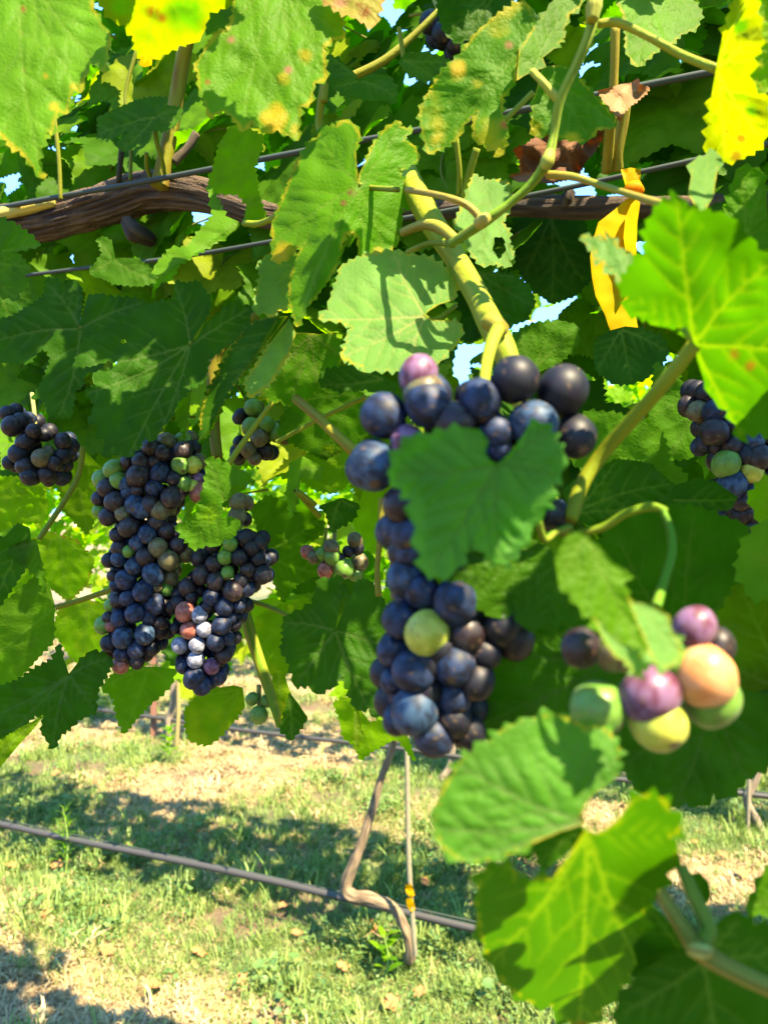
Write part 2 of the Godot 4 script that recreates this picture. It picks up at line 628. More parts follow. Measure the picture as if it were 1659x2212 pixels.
# text: "x y radius kind" per grape, in units of s from (ox, oy)
func bunch(label: String, text: String, ox: float, oy: float, s: float, z0: float, deep: float, top: Array, behind := 1) -> Node3D:
	var list: Array = []
	var lo := Vector2(1e9, 1e9)
	var hi := -lo
	for part in text.split(";"):
		var w := part.strip_edges().split(" ")
		if w.size() < 4: continue
		var e := [ox + float(w[0]) * s, oy + float(w[1]) * s, float(w[2]) * s, w[3]]
		list.append(e)
		lo = lo.min(Vector2(e[0], e[1]))
		hi = hi.max(Vector2(e[0], e[1]))
	var hang := at(top[0], top[1], top[2])
	var o := thing("grape_bunch", hang, label, "grapes")
	var mean := 0.0
	for e in list: mean += e[2] / list.size()
	for e in list:
		var l := 1e9
		var r := -1e9
		for f in list:
			if absf(f[1] - e[1]) < mean * 2.2:
				l = minf(l, f[0])
				r = maxf(r, f[0])
		var half := maxf((r - l) * 0.5, mean)
		var u := clampf((e[0] - (l + r) * 0.5) / half, -1.0, 1.0)
		var dome := sqrt(1.0 - u * u * 0.92) * minf(half, mean * 3.5) / F * z0 * deep
		var z: float = z0 - dome - (e[2] - mean) / F * z0 * 1.1
		var p := at(e[0], e[1], z)
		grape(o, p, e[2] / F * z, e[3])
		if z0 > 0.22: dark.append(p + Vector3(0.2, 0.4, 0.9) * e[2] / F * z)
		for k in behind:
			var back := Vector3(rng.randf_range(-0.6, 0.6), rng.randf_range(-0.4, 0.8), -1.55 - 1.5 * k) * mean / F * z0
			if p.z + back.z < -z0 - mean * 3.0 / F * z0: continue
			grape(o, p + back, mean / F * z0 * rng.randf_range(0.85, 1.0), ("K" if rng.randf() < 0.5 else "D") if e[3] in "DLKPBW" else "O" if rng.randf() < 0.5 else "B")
	# the stalk and a few branchlets
	var axis: Array = [Vector3.ZERO]
	var rad: Array = [0.0022]
	for k in 5:
		var y := lerpf(lo.y, hi.y, 0.08 + 0.2 * k)
		var l := 1e9
		var r := -1e9
		for f in list:
			if absf(f[1] - y) < mean * 3.0:
				l = minf(l, f[0])
				r = maxf(r, f[0])
		if r > l:
			axis.append(at((l + r) * 0.5, y, z0 + 0.006) - hang)
			rad.append(0.0021 - 0.0002 * k)
	if axis.size() > 1:
		piece(o, "stalk", tube(axis, rad, Color(0.16, 0.20, 0.05), Color(0.20, 0.16, 0.06)), M.stem)
	return o


# ---------------------------------------------------------------- everything
func _ready() -> void:
	rng.seed = 20240817
	noise.seed = 11
	noise.frequency = 0.02
	noise.fractal_octaves = 2

	# camera
	var cam := Camera3D.new()
	cam.name = "camera"
	var lens := CameraAttributesPhysical.new()
	lens.frustum_focal_length = 17.46
	lens.frustum_focus_distance = 0.60
	lens.frustum_near = 0.02
	lens.frustum_far = 900.0
	lens.exposure_aperture = 7.2
	cam.attributes = lens
	cam.position = Vector3(0, EYE, 0)
	add_child(cam)
	cam.far = 900.0
	cam.near = 0.02

	# sky, exposure, sun
	var env := Environment.new()
	env.background_mode = Environment.BG_SKY
	var sky := Sky.new()
	var ps := ProceduralSkyMaterial.new()
	ps.sky_top_color = Color(0.38, 0.58, 0.82)
	ps.sky_horizon_color = Color(0.46, 0.69, 0.90)
	ps.sky_curve = 0.18
	ps.ground_bottom_color = Color(0.30, 0.30, 0.20)
	ps.ground_horizon_color = Color(0.55, 0.60, 0.55)
	sky.sky_material = ps
	env.sky = sky
	env.background_energy_multiplier = 0.66
	env.tonemap_mode = Environment.TONE_MAPPER_LINEAR
	env.tonemap_exposure = 7.5
	env.sdfgi_enabled = true
	env.ssao_enabled = true
	env.ssil_enabled = true
	var we := WorldEnvironment.new()
	we.name = "environment"
	we.environment = env
	add_child(we)
	var sun := DirectionalLight3D.new()
	sun.name = "sun"
	sun.light_energy = 1.5
	sun.light_color = Color(1.0, 0.93, 0.77)
	sun.light_angular_distance = 0.5
	sun.shadow_enabled = true
	add_child(sun)
	sun.look_at_from_position(SUN * 10.0, Vector3.ZERO)

	make_materials()
	make_grapes()
	make_kinds()
	sunlit_spots()
	ground()
	far_rows()
	near_row()
	canopy()
	right_canopy_leaves()
	left_canopy_leaves()
	front_leaves()
	deep_canopy()
	bunches()
	overhead_blockers()

	small_things()


# ---------------------------------------------------------------- ground and what grows on it
func dryness(x: float, z: float) -> float:
	# bare, straw-coloured patches under and between the rows
	return clampf(0.47 + 1.9 * noise.get_noise_2d(x * 26.0 + 40.0, z * 34.0) + 0.55 * noise.get_noise_2d(x * 90.0, z * 90.0 + 300.0) + 0.3 * clampf((2.75 + z) / 0.5, -0.4, 1.0) - 0.15 * x - 0.5 * clampf(1.0 - absf(0.39 * x - 0.92 * z - 2.75) / 0.5, 0.0, 1.0), 0.0, 1.0)

func bare(x: float, z: float) -> float:
	return clampf(3.0 * noise.get_noise_2d(x * 75.0 + 700.0, z * 75.0 - 200.0) - 0.85, 0.0, 1.0)

func height(x: float, z: float) -> float:
	return 0.025 * noise.get_noise_2d(x * 18.0, z * 18.0) + 0.008 * noise.get_noise_2d(x * 120.0, z * 120.0)

func ground() -> void:
	var v := PackedVector3Array()
	var c := PackedColorArray()
	var uv := PackedVector2Array()
	var idx := PackedInt32Array()
	var xs: Array = []
	for i in 121:
		var t := (i - 60) / 60.0
		xs.append(4.5 * t + signf(t) * 395.0 * pow(absf(t), 9.0))
	for i in 121:
		for j in 121:
			var x: float = xs[i]
			var z: float = xs[j] - 3.5
			v.append(Vector3(x, height(x, z), z))
			var d := dryness(x, z)
			var cc := Color(0.07, 0.095, 0.022).lerp(Color(0.25, 0.175, 0.085), d)
			cc = cc.lerp(Color(0.12, 0.075, 0.042), bare(x, z))
			cc = cc * (1.0 + 0.35 * noise.get_noise_2d(x * 300.0, z * 300.0))
			cc.a = 1.0
			c.append(cc)
			uv.append(Vector2(x, z) * 2.0)
	for i in 120:
		for j in 120:
			var a := i * 121 + j
			idx.append_array([a, a + 121, a + 1, a + 1, a + 121, a + 122])
	var n := normals_of(v, idx)
	if n[0].y < 0.0:
		for k in range(0, idx.size(), 3):
			var keep := idx[k + 1]
			idx[k + 1] = idx[k + 2]
			idx[k + 2] = keep
		n = normals_of(v, idx)
	var m := plain_material(Color(1, 1, 1), 0.95)
	m.heightmap_enabled = true
	m.heightmap_texture = noise_tex(0.09, false, 31, 512)
	m.heightmap_scale = 2.0
	var o := piece(self, "ground", mesh_of(v, n, c, uv, idx), m)
	tag(o, "dry mown ground between the vine rows, straw and green patches", "ground", "", "structure")

	# grass, straw and clover: tufts nobody could count
	var kinds := [["green_grass", 30000, "short green grass growing between the vine rows"], ["dry_grass", 34000, "straw coloured dry grass lying on the ground"], ["clover", 6000, "low green clover and weeds among the grass"]]
	for kd in kinds:
		var mesh := tuft(kd[0])
		var spots: Array = []
		var tries := 0
		while spots.size() < kd[1] and tries < 400000:
			tries += 1
			var z := -1.9 - 8.5 * pow(rng.randf(), 1.7)
			var x := rng.randf_range(-0.62, 0.62) * (-z + 0.6) * 1.1
			var d := dryness(x, z)
			if kd[0] == "dry_grass":
				if rng.randf() > d * 1.2 + 0.06 - 0.8 * bare(x, z): continue
			elif kd[0] == "clover":
				if rng.randf() > (1.0 - d) * clampf(0.5 + 2.5 * noise.get_noise_2d(x * 60.0 + 900.0, z * 60.0), 0.05, 1.0): continue
			elif rng.randf() > 1.15 - d - 0.6 * bare(x, z): continue
			spots.append(Vector3(x, height(x, z) - 0.002, z))
		var mm := MultiMesh.new()
		mm.transform_format = MultiMesh.TRANSFORM_3D
		mm.use_colors = true
		mm.mesh = mesh
		mm.instance_count = spots.size()
		for i in spots.size():
			var s: float = rng.randf_range(0.5, 1.25) * (1.0 + 0.06 * -spots[i].z)
			s *= 0.65 + 0.75 * clampf(0.3 + noise.get_noise_2d(spots[i].x * 140.0, spots[i].z * 140.0 + 50.0), 0.0, 1.0)
			if rng.randf() < 0.03: s *= 1.7
			mm.set_instance_transform(i, Transform3D(Basis.from_euler(Vector3(rng.randf_range(-0.25, 0.25), rng.randf() * TAU, rng.randf_range(-0.25, 0.25))) * Basis.from_scale(Vector3.ONE * s), spots[i]))
			var k := rng.randf()
			var g := Color(0.085, 0.17, 0.025).lerp(Color(0.22, 0.27, 0.06), k)
			if kd[0] == "dry_grass": g = Color(0.36, 0.27, 0.13).lerp(Color(0.25, 0.165, 0.08), k)
			if kd[0] == "clover": g = Color(0.05, 0.11, 0.025).lerp(Color(0.10, 0.17, 0.03), k)
			mm.set_instance_color(i, g * rng.randf_range(0.8, 1.15))
		var mi := MultiMeshInstance3D.new()
		mi.name = kd[0]
		mi.multimesh = mm
		var mat := plain_material(Color(1, 1, 1), 0.6)
		mat.backlight_enabled = true
		mat.backlight = Color(0.7, 0.8, 0.3) if kd[0] != "dry_grass" else Color(0.4, 0.33, 0.2)
		mi.material_override = mat
		add_child(mi)
		tag(mi, kd[2], "grass", "", "stuff")

func tuft(kind: String) -> ArrayMesh:
	var v := PackedVector3Array()
	var idx := PackedInt32Array()
	if kind == "clover":
		for k in 6:
			var a := rng.randf() * TAU
			var r := rng.randf_range(0.005, 0.03)
			var p := Vector3(cos(a) * r, rng.randf_range(0.008, 0.035), sin(a) * r)
			var n := Vector3(rng.randf_range(-0.6, 0.6), 1, rng.randf_range(-0.6, 0.6)).normalized()
			var x := n.cross(Vector3(cos(a * 3.0), 0, sin(a * 3.0))).normalized()
			var y := n.cross(x)
			var s := rng.randf_range(0.004, 0.008)
			var b := v.size()
			v.append(p)
			for e in 6:
				v.append(p + (x * cos(TAU * e / 6.0) + y * sin(TAU * e / 6.0) * 0.8) * s + n * 0.002)
			for e in 6: idx.append_array([b, b + 1 + e, b + 1 + (e + 1) % 6])
	else:
		for k in 9:
			var a := rng.randf() * TAU
			var root := Vector3(rng.randf_range(-0.02, 0.02), 0, rng.randf_range(-0.02, 0.02))
			var flat := kind == "dry_grass"
			var h := rng.randf_range(0.008, 0.03) if flat else rng.randf_range(0.022, 0.06)
			var out := Vector3(cos(a), 0, sin(a)) * (rng.randf_range(0.025, 0.07) if flat else rng.randf_range(0.01, 0.035))
			var wide := Vector3(-sin(a), 0, cos(a)) * rng.randf_range(0.0010, 0.0020)
			var b := v.size()
			v.append_array([root - wide, root + wide, root + out * 0.45 + Vector3(0, h * 0.7, 0) - wide * 0.8, root + out * 0.45 + Vector3(0, h * 0.7, 0) + wide * 0.8, root + out + Vector3(0, h * (0.6 if flat else 1.0), 0)])
			idx.append_array([b, b + 1, b + 2, b + 1, b + 3, b + 2, b + 2, b + 3, b + 4])
	var c := PackedColorArray()
	c.resize(v.size())
	c.fill(Color.WHITE)
	return mesh_of(v, normals_of(v, idx), c, PackedVector2Array(), idx)


# ---------------------------------------------------------------- the rows beyond
func leaf_cloud(parent: Node3D, called: String, from: float, to: float, d: float, low: float, high: float, count: int, wide: float, mats: Array, single: int) -> void:
	var rest: Array = []
	for i in count:
		var s := rng.randf_range(from, to)
		var h := lerpf(low, high, pow(rng.randf(), 0.8)) + 0.16 * sin(s * 5.1 + d) * (1.0 if rng.randf() < 0.5 else 0.3)
		var off := rng.randf_range(-1, 1) * wide * (1.0 - 0.45 * absf((h - low) / (high - low) - 0.5) * 2.0)
		var p := on_row(d + off, s, h)
		var face := Vector3(-0.39, 0, 0.92) * (-signf(off)) * -1.0
		face = Vector3(-0.39, 0, 0.92) * (-1.0 if off > 0.0 else 1.0)
		var n := (face * rng.randf_range(0.1, 1.0) + Vector3(rng.randf_range(-0.6, 0.6), rng.randf_range(0.25, 1.1), rng.randf_range(-0.4, 0.4))).normalized()
		var dir := (face * 0.4 + Vector3(rng.randf_range(-0.5, 0.5), -1.0, rng.randf_range(-0.4, 0.4)))
		var size := rng.randf_range(0.05, 0.085)
		if i < single:
			plain_leaf(parent, p, n, dir, size, mats[rng.randi() % mats.size()], false)
		else:
			var y := (dir - n * dir.dot(n)).normalized()
			rest.append(Transform3D(Basis(y.cross(n), y, n) * size, p - base_of(parent)))
	for half in 3:
		var mine: Array = []
		for i in rest.size():
			if i % 3 == half: mine.append(rest[i])
		if mine.is_empty(): continue
		var mm := MultiMesh.new()
		mm.transform_format = MultiMesh.TRANSFORM_3D
		mm.mesh = leaf_kinds[half * 2]
		mm.instance_count = mine.size()
		for i in mine.size(): mm.set_instance_transform(i, mine[i])
		var mi := MultiMeshInstance3D.new()
		mi.name = numbered(called, parent)
		mi.multimesh = mm
		mi.material_override = mats[half % mats.size()]
		parent.add_child(mi)
		mi.set_meta("kind", "stuff")

func far_rows() -> void:
	var lush: Array = [M.kinds[5], M.kinds[6], M.kinds[5], M.kinds[4]]
	# the next row: three vines on bare trunks
	var z := depth_on_row(885, D1)
	var foot := at(885, 2060, z)
	foot.y = height(foot.x, foot.z) - 0.02
	var label := ["young vine on a kinked bare trunk beside a pale thin stake", "leafy vine of the next row behind the left grape bunches", "leafy vine of the next row behind the small mixed bunch at right"]
	for k in 3:
		var along: float = [-0.05, -3.3, 2.3][k]
		var b := foot if k == 0 else on_row(D1, along, -0.02)
		var o := thing("grapevine", b, label[k], "grapevine", "vines of the next row")
		if k == 0:
			var px := [[885, 2075, 2.45], [885, 2040, 2.43], [873, 2000, 2.43], [850, 1962, 2.44], [806, 1942, 2.46], [762, 1936, 2.48], [747, 1912, 2.49], [772, 1845, 2.49], [800, 1765, 2.5], [822, 1685, 2.5], [850, 1600, 2.5], [862, 1460, 2.5], [850, 1250, 2.5], [860, 960, 2.5], [860, 910, 2.5]]
			stem(o, "trunk", px, [12, 11, 10, 10, 12, 14, 11, 10, 9, 8, 7, 7, 7], Color(0.22, 0.155, 0.09), Color(0.09, 0.06, 0.035), M.bark, {"bark": 0.3, "sides": 24, "per": 14})
		else:
			piece(o, "trunk", tube([Vector3.ZERO, Vector3(0.02, 0.5, 0.02), Vector3(-0.02, 1.0, 0), Vector3(0, 1.75, 0)], [0.026, 0.02, 0.018, 0.016], Color(0.30, 0.24, 0.17), Color(0.16, 0.12, 0.08), {"bark": 0.16, "sides": 12}), M.bark)
		for s in [-1, 1]:
			piece(o, "cordon", tube([Vector3(0, 1.74, 0), Vector3(0, 1.8, 0) + ROW * 0.3 * s, Vector3(0, 1.79, 0) + ROW * 1.0 * s], [0.016, 0.014, 0.01], Color(0.26, 0.2, 0.14), Color(0.14, 0.1, 0.07), {"bark": 0.16}), M.bark)
		leaf_cloud(o, "foliage", [-1.2, -3.6, 1.0][k], [1.2, -1.0, 2.8][k], D1 + (0.06 if k == 0 else 0.0), 0.86, 2.15, 680, 0.34, lush, 300)
	# the rows behind that
	for r in 4:
		var d: float = [D2, 5.6, 7.25, 8.9][r]
		for k in (4 if r < 2 else 3):
			var along: float = [-5.3, -3.18, -1.3, 0.26][k] if r == 0 else (-4.4 + 2.0 * k) if r == 1 else (-7.0 + 4.0 * k)
			var words := ["second row", "third row", "fourth row", "fifth row"]
			var said: String = "leafy vine in the %s beyond, seen through gaps in the near leaves" % words[r]
			if r == 0: said = ["vine of the second row far left, behind the small dusky bunch", "second-row vine with a thin trunk between the rusty post and the yellowish stake", "second-row vine with a thin bent trunk just below the big near bunch", "second-row vine with a crooked trunk at the edge of the large dark leaf"][k]
			var o := thing("grapevine", on_row(d, along, -0.02), said, "grapevine", "vines of the %s" % words[r])
			if r == 0 and k > 0:
				stem(o, "trunk", [[[372, 1380, 4.87], [376, 1510, 4.87], [362, 1570, 4.87], [368, 1640, 4.87]], [[985, 1480, 4.13], [975, 1640, 4.13], [955, 1680, 4.13], [950, 1700, 4.13]], [[1650, 1500, 3.53], [1638, 1660, 3.53], [1612, 1725, 3.53], [1632, 1770, 3.53], [1640, 1795, 3.53]]][k - 1], [8, 8, 9, 9], Color(0.26, 0.20, 0.14), Color(0.13, 0.1, 0.07), M.bark, {"bark": 0.15, "sides": 10})
			else: piece(o, "trunk", tube([Vector3.ZERO, Vector3(0.03, 0.45, 0.02), Vector3(-0.03, 0.95, 0), Vector3(0, 1.8, 0)], [0.024, 0.017, 0.015, 0.014], Color(0.22, 0.17, 0.12), Color(0.12, 0.09, 0.06), {"bark": 0.15, "sides": 10}), M.bark)
			leaf_cloud(o, "foliage", along - (1.1 if r < 2 else 2.1), along + (1.1 if r < 2 else 2.1), d, 1.0, 2.15, 420 if r < 2 else 560, 0.36, lush, 0)
	# drip hoses and wires along the rows
	for r in 2:
		var d: float = [D1, D2][r]
		var pts: Array = []
		for i in 25:
			var s := -7.0 + 0.42 * i
			pts.append(on_row(d - 0.012, s, [0.152, 0.155][r] + 0.006 * sin(s * 3.0) + 0.004 * s) - on_row(d, 0, 0))
		var h := piece(self, "drip_hose", tube(pts, same(0.0125, 25), Color.WHITE, Color.WHITE, {"sides": 10}), M.hose, on_row(d, 0, 0))
		tag(h, ["dark drip hose strung low along the next row, passing the kinked trunk", "dark drip hose of the row behind, past the rusty post"][r], "hose")
		var pw: Array = []
		for i in 25: pw.append(on_row(d + 0.008, -7.0 + 0.42 * i, [0.150, 0.170][r] + 0.006 * sin(i * 0.55)) - on_row(d, 0, 0))
		var w := piece(self, "low_wire", tube(pw, same(0.0028, 25), Color.WHITE, Color.WHITE, {"sides": 6}), M.wire, on_row(d, 0, 0))
		tag(w, ["thin pale wire running just beside the nearer drip hose", "thin pale wire running just beside the farther drip hose"][r], "wire")
	# stake and ties of the young vine
	var st := stake([[878, 1560, 2.37], [880, 1700, 2.37], [884, 1880, 2.37], [897, 2062, 2.37]], 5.5, Color(0.30, 0.27, 0.17), Color(0.20, 0.17, 0.10))
	tag(st, "thin pale bamboo stake beside the kinked vine trunk", "stake")
	for q in [[884, 1925], [886, 1955]]:
		var t := strip([q[0] - 9, q[1] - 14, q[0] + 5, q[1] - 16, q[0] + 12, q[1] + 8, q[0] + 4, q[1] + 16, q[0] - 7, q[1] + 4], 2.36, Color(0.40, 0.24, 0.004))
		tag(t, "small yellow plastic tie knotted round the pale stake, " + ("upper one" if q[1] < 1940 else "lower one"), "plant tie")
	# post, trunk and stake of the second row
	var zp := depth_on_row(335, D2)
	var post := thing("metal_post", at(333, 1640, zp) * Vector3(1, 0, 1), "rusty brown metal post standing in the second row", "post")
	var box := BoxMesh.new()
	box.size = Vector3(0.038, 1.9, 0.008)
	piece(post, "flange", box, plain_material(Color(0.16, 0.07, 0.045), 0.8, false), Vector3(0, 0.95, 0))
	var web := BoxMesh.new()
	web.size = Vector3(0.008, 1.9, 0.034)
	piece(post, "web", web, plain_material(Color(0.15, 0.065, 0.04), 0.8, false), Vector3(0, 0.95, -0.0215))
	var t2 := stake([[385, 1450, 4.7], [386, 1540, 4.7], [380, 1640, 4.7]], 4.5, Color(0.28, 0.23, 0.08), Color(0.2, 0.15, 0.06))
	tag(t2, "thin yellowish stake just right of the rusty post", "stake")
	var t3 := stake([[966, 1560, 4.2], [970, 1640, 4.2], [968, 1770, 4.2]], 4.5, Color(0.28, 0.25, 0.17), Color(0.2, 0.17, 0.11))
	tag(t3, "thin pale stake behind the lowest grapes of the big bunch", "stake")
	var t4 := stake([[1618, 1600, 3.5], [1616, 1700, 3.5], [1613, 1830, 3.5]], 4.0, Color(0.26, 0.22, 0.15), Color(0.18, 0.15, 0.1))
	tag(t4, "thin pale stake beside the far vine trunk near the dark right-hand leaf", "stake")

func same(x: float, n: int) -> Array:
	var a: Array = []
	a.resize(n)
	a.fill(x)
	return a

func stake(px: Array, r: float, a: Color, b: Color) -> MeshInstance3D:
	return stem(self, "stake", px, [r], a, b, M.bark)

func strip(outline: Array, z: float, col: Color, called := "plant_tie", wave := 3.0) -> MeshInstance3D:
	return leaf(self, outline, [outline[0], outline[1]], [], z, 0.0, 0.1, {"teeth": 0.0, "c": col, "mat": M.tape, "name": called, "curl": 0.0, "wave": wave, "sp": 6.0})


# ---------------------------------------------------------------- the near row: cordons, wires, shoots
func near_row() -> void:
	var fl := at(-420, 1106, depth_on_row(-420, D0)) * Vector3(1, 0, 1)
	var fr := at(2080, 1106, depth_on_row(2080, D0)) * Vector3(1, 0, 1)
	vines.append(thing("grapevine", fl, "near vine at left with the thick barky arm under the wire", "grapevine"))
	vines.append(thing("grapevine", fr, "near vine at right bearing the large blurred front leaves", "grapevine"))
	var L: Node3D = vines[0]
	var R: Node3D = vines[1]
	var bark1 := Color(0.078, 0.046, 0.022)
	var bark2 := Color(0.012, 0.007, 0.004)
	piece(L, "trunk", tube([Vector3.ZERO, Vector3(0.03, 0.6, 0.02), Vector3(-0.02, 1.2, 0.01), Vector3(0.02, 1.8, 0)], [0.045, 0.038, 0.035, 0.034], bark1, bark2, {"bark": 0.2, "sides": 20, "per": 14}), M.bark)
	piece(R, "trunk", tube([Vector3.ZERO, Vector3(0.02, 0.6, 0), Vector3(-0.02, 1.2, 0.01), Vector3(0, 1.76, 0)], [0.03, 0.024, 0.02, 0.016], bark1, bark2, {"bark": 0.2, "sides": 16, "per": 12}), M.bark)
	stem(L, "cordon", [[-420, 560, 1.06], [-200, 535, 1.03], [-20, 492, 0.985], [110, 474, 0.95], [240, 440, 0.92], [330, 412, 0.90], [420, 418, 0.87], [500, 440, 0.85], [600, 470, 0.83], [720, 470, 0.80]], [42, 40, 41, 40, 41, 41, 34, 30, 26, 22], bark1, bark2, M.bark, {"bark": 0.19, "sides": 72, "per": 30})
	stem(L, "spur", [[330, 520, 0.915], [310, 510, 0.90], [290, 500, 0.89], [275, 480, 0.90]], [12, 16, 18, 14], bark1, bark2, M.bark, {"bark": 0.4, "sides": 20, "per": 8})
	stem(R, "cordon", [[2080, 470, 0.53], [1850, 440, 0.57], [1660, 436, 0.645], [1500, 444, 0.68], [1360, 447, 0.70], [1230, 449, 0.72], [1100, 444, 0.74], [960, 452, 0.77], [840, 460, 0.79]], [26, 24, 22, 21, 23, 24, 22, 20, 18], bark1 * 1.1, bark2, M.bark, {"bark": 0.17, "sides": 28, "per": 24})
	stem(R, "spur", [[1222, 440, 0.715], [1226, 425, 0.71], [1234, 412, 0.71]], [15, 12, 9], bark1, bark2, M.bark, {"bark": 0.3, "sides": 14})
	# the trellis wires
	var ids := [[[-420, 532], [0, 449], [326, 390], [650, 328], [1000, 263], [1540, 155], [2080, 50]], [[-420, 660], [80, 592], [390, 555], [740, 494], [1105, 430], [1510, 344], [1659, 310], [2080, 215]]]
	for k in 2:
		var px: Array = []
		for q in ids[k]: px.append([q[0], q[1], depth_on_row(q[0], D0 - (0.03 if k == 0 else 0.0))])
		var rr: Array = []
		for q in px: rr.append((0.0031 if k == 0 else 0.0024) / q[2] * F)
		var w := stem(self, "trellis_wire", px, rr, Color.WHITE, Color.WHITE, M.wire, {"sides": 10})
		tag(w, ["upper grey trellis wire resting on top of the barky arm", "lower grey trellis wire holding the yellow ribbon"][k], "wire")
	# shoots of the left vine
	var tan1 := Color(0.25, 0.21, 0.05)
	var tan2 := Color(0.16, 0.085, 0.035)
	var gr1 := Color(0.23, 0.27, 0.05)
	var gr2 := Color(0.30, 0.28, 0.07)
	stem(L, "shoot", [[345, 405, 0.86], [352, 370, 0.86], [366, 300, 0.855], [378, 235, 0.85], [392, 150, 0.84], [408, 70, 0.82], [440, -60, 0.80]], [20, 18, 16, 16, 16, 15, 14], Color(0.24, 0.13, 0.05), gr2, null, {"sides": 14})
	stem(L, "shoot", [[375, 350, 0.86], [405, 320, 0.86], [425, 288, 0.86]], [10, 8, 9], Color(0.13, 0.09, 0.055), Color(0.08, 0.055, 0.03), M.bark, {"bark": 0.15})
	stem(L, "shoot", [[374, 232, 0.845], [383, 160, 0.84], [388, 95, 0.84]], [6], gr1, gr2)
	stem(L, "cane", [[-30, 468, 0.93], [60, 450, 0.93], [122, 436, 0.92]], [13, 13, 11], tan1 * 1.5, tan1, M.stem, {"sides": 14})
	stem(L, "shoot", [[555, 680, 0.72], [470, 760, 0.72], [462, 900, 0.72], [470, 990, 0.71]], [15, 14, 13, 12], tan1, tan2)
	stem(L, "shoot", [[640, 862, 0.60], [690, 905, 0.57], [768, 978, 0.54]], [11, 11, 13], Color(0.34, 0.16, 0.07), Color(0.27, 0.26, 0.06), null, {"sides": 12})
	stem(L, "shoot", [[525, 1305, 0.68], [545, 1380, 0.67], [575, 1470, 0.66], [597, 1540, 0.65], [602, 1570, 0.65]], [12, 13, 12, 9, 5], Color(0.16, 0.25, 0.04), gr2, null, {"sides": 12})
	stem(L, "petiole", [[590, 868, 0.58], [540, 935, 0.58], [494, 1002, 0.58]], [5, 6, 7], gr1, gr2)
	stem(L, "petiole", [[790, 858, 0.62], [700, 900, 0.62], [598, 955, 0.62]], [5, 5, 5], gr1, gr2)
	stem(L, "petiole", [[116, 235, 0.88], [128, 340, 0.88], [132, 430, 0.88]], [5, 4.5, 4.5], gr1 * 0.7, tan1)
	stem(L, "petiole", [[296, 110, 0.86], [272, 205, 0.86], [283, 300, 0.86], [282, 390, 0.86]], [4.5, 4, 4, 4], gr1 * 0.7, gr2 * 0.7)
	stem(L, "petiole", [[264, 320, 0.88], [260, 360, 0.88], [257, 395, 0.88]], [6], Color(0.05, 0.03, 0.02), Color(0.08, 0.05, 0.03))
	stem(L, "petiole", [[317, 330, 0.85], [318, 360, 0.86], [326, 382, 0.87]], [5], gr1, gr2)
	stem(L, "petiole", [[825, 1075, 0.50], [822, 1150, 0.50], [815, 1230, 0.50], [818, 1288, 0.50]], [8, 7, 6, 8], tan1, Color(0.30, 0.20, 0.06))
	stem(L, "petiole", [[705, 1140, 0.70], [700, 1185, 0.70]], [4], gr1, gr2)
	stem(L, "petiole", [[680, 1090, 0.66], [640, 1060, 0.64], [690, 1115, 0.68]], [6], gr1, gr2)
	stem(L, "petiole", [[530, 1295, 0.64], [580, 1310, 0.63], [622, 1330, 0.60]], [5], gr1, gr2)
	stem(L, "petiole", [[180, 965, 0.74], [165, 1040, 0.74], [85, 1165, 0.72]], [6], tan1, gr1)
	# shoots of the right vine
	stem(R, "cane", [[860, 330, 0.58], [895, 410, 0.52], [930, 475, 0.49], [985, 560, 0.46], [1030, 640, 0.42], [1062, 705, 0.39], [1090, 760, 0.375], [1120, 850, 0.37], [1160, 1000, 0.36], [1220, 1150, 0.33]], [22, 25, 27, 24, 25, 28, 27, 20, 16, 14], Color(0.26, 0.30, 0.045), Color(0.36, 0.33, 0.07), null, {"sides": 18})
	stem(R, "node", [[1050, 690, 0.372], [1070, 703, 0.37], [1088, 718, 0.372]], [18, 21, 16], Color(0.24, 0.15, 0.05), Color(0.35, 0.3, 0.08), null, {"sides": 12})
	stem(R, "shoot", [[1075, 712, 0.355], [1062, 740, 0.345], [1052, 780, 0.33], [1046, 830, 0.30], [1050, 900, 0.28]], [15, 15, 13, 12, 9], Color(0.28, 0.32, 0.05), Color(0.38, 0.36, 0.08), null, {"sides": 12})
	stem(R, "shoot", [[1290, -60, 0.36], [1284, 20, 0.36], [1268, 85, 0.36], [1240, 150, 0.365], [1208, 220, 0.37], [1196, 290, 0.375], [1182, 345, 0.375], [1150, 395, 0.38], [1100, 440, 0.385], [1045, 480, 0.39], [975, 525, 0.41]], [14, 13, 11, 10, 11, 9, 12, 10, 9, 12, 9], Color(0.20, 0.30, 0.05), Color(0.34, 0.36, 0.10), null, {"sides": 12})
	stem(R, "node", [[1188, 330, 0.372], [1182, 348, 0.37], [1176, 362, 0.372]], [11, 15, 12], Color(0.45, 0.40, 0.18), Color(0.35, 0.3, 0.12), null, {"sides": 10})
	stem(R, "node", [[1288, -10, 0.355], [1282, 15, 0.355], [1278, 45, 0.355]], [13, 18, 12], Color(0.45, 0.40, 0.18), Color(0.38, 0.34, 0.12), null, {"sides": 10})
	stem(R, "node", [[1052, 470, 0.385], [1040, 478, 0.383], [1032, 484, 0.386]], [11, 15, 11], Color(0.5, 0.38, 0.25), Color(0.4, 0.3, 0.14), null, {"sides": 10})
	stem(R, "petiole", [[1040, 476, 0.385], [1010, 445, 0.385], [960, 425, 0.39], [880, 410, 0.44]], [9, 8, 7, 7], Color(0.38, 0.22, 0.12), Color(0.42, 0.30, 0.14), null, {"sides": 10})
	stem(R, "shoot", [[985, 520, 0.42], [950, 492, 0.43], [915, 486, 0.44], [870, 502, 0.46]], [11, 13, 11, 9], Color(0.34, 0.20, 0.08), Color(0.38, 0.34, 0.12), null, {"sides": 12})
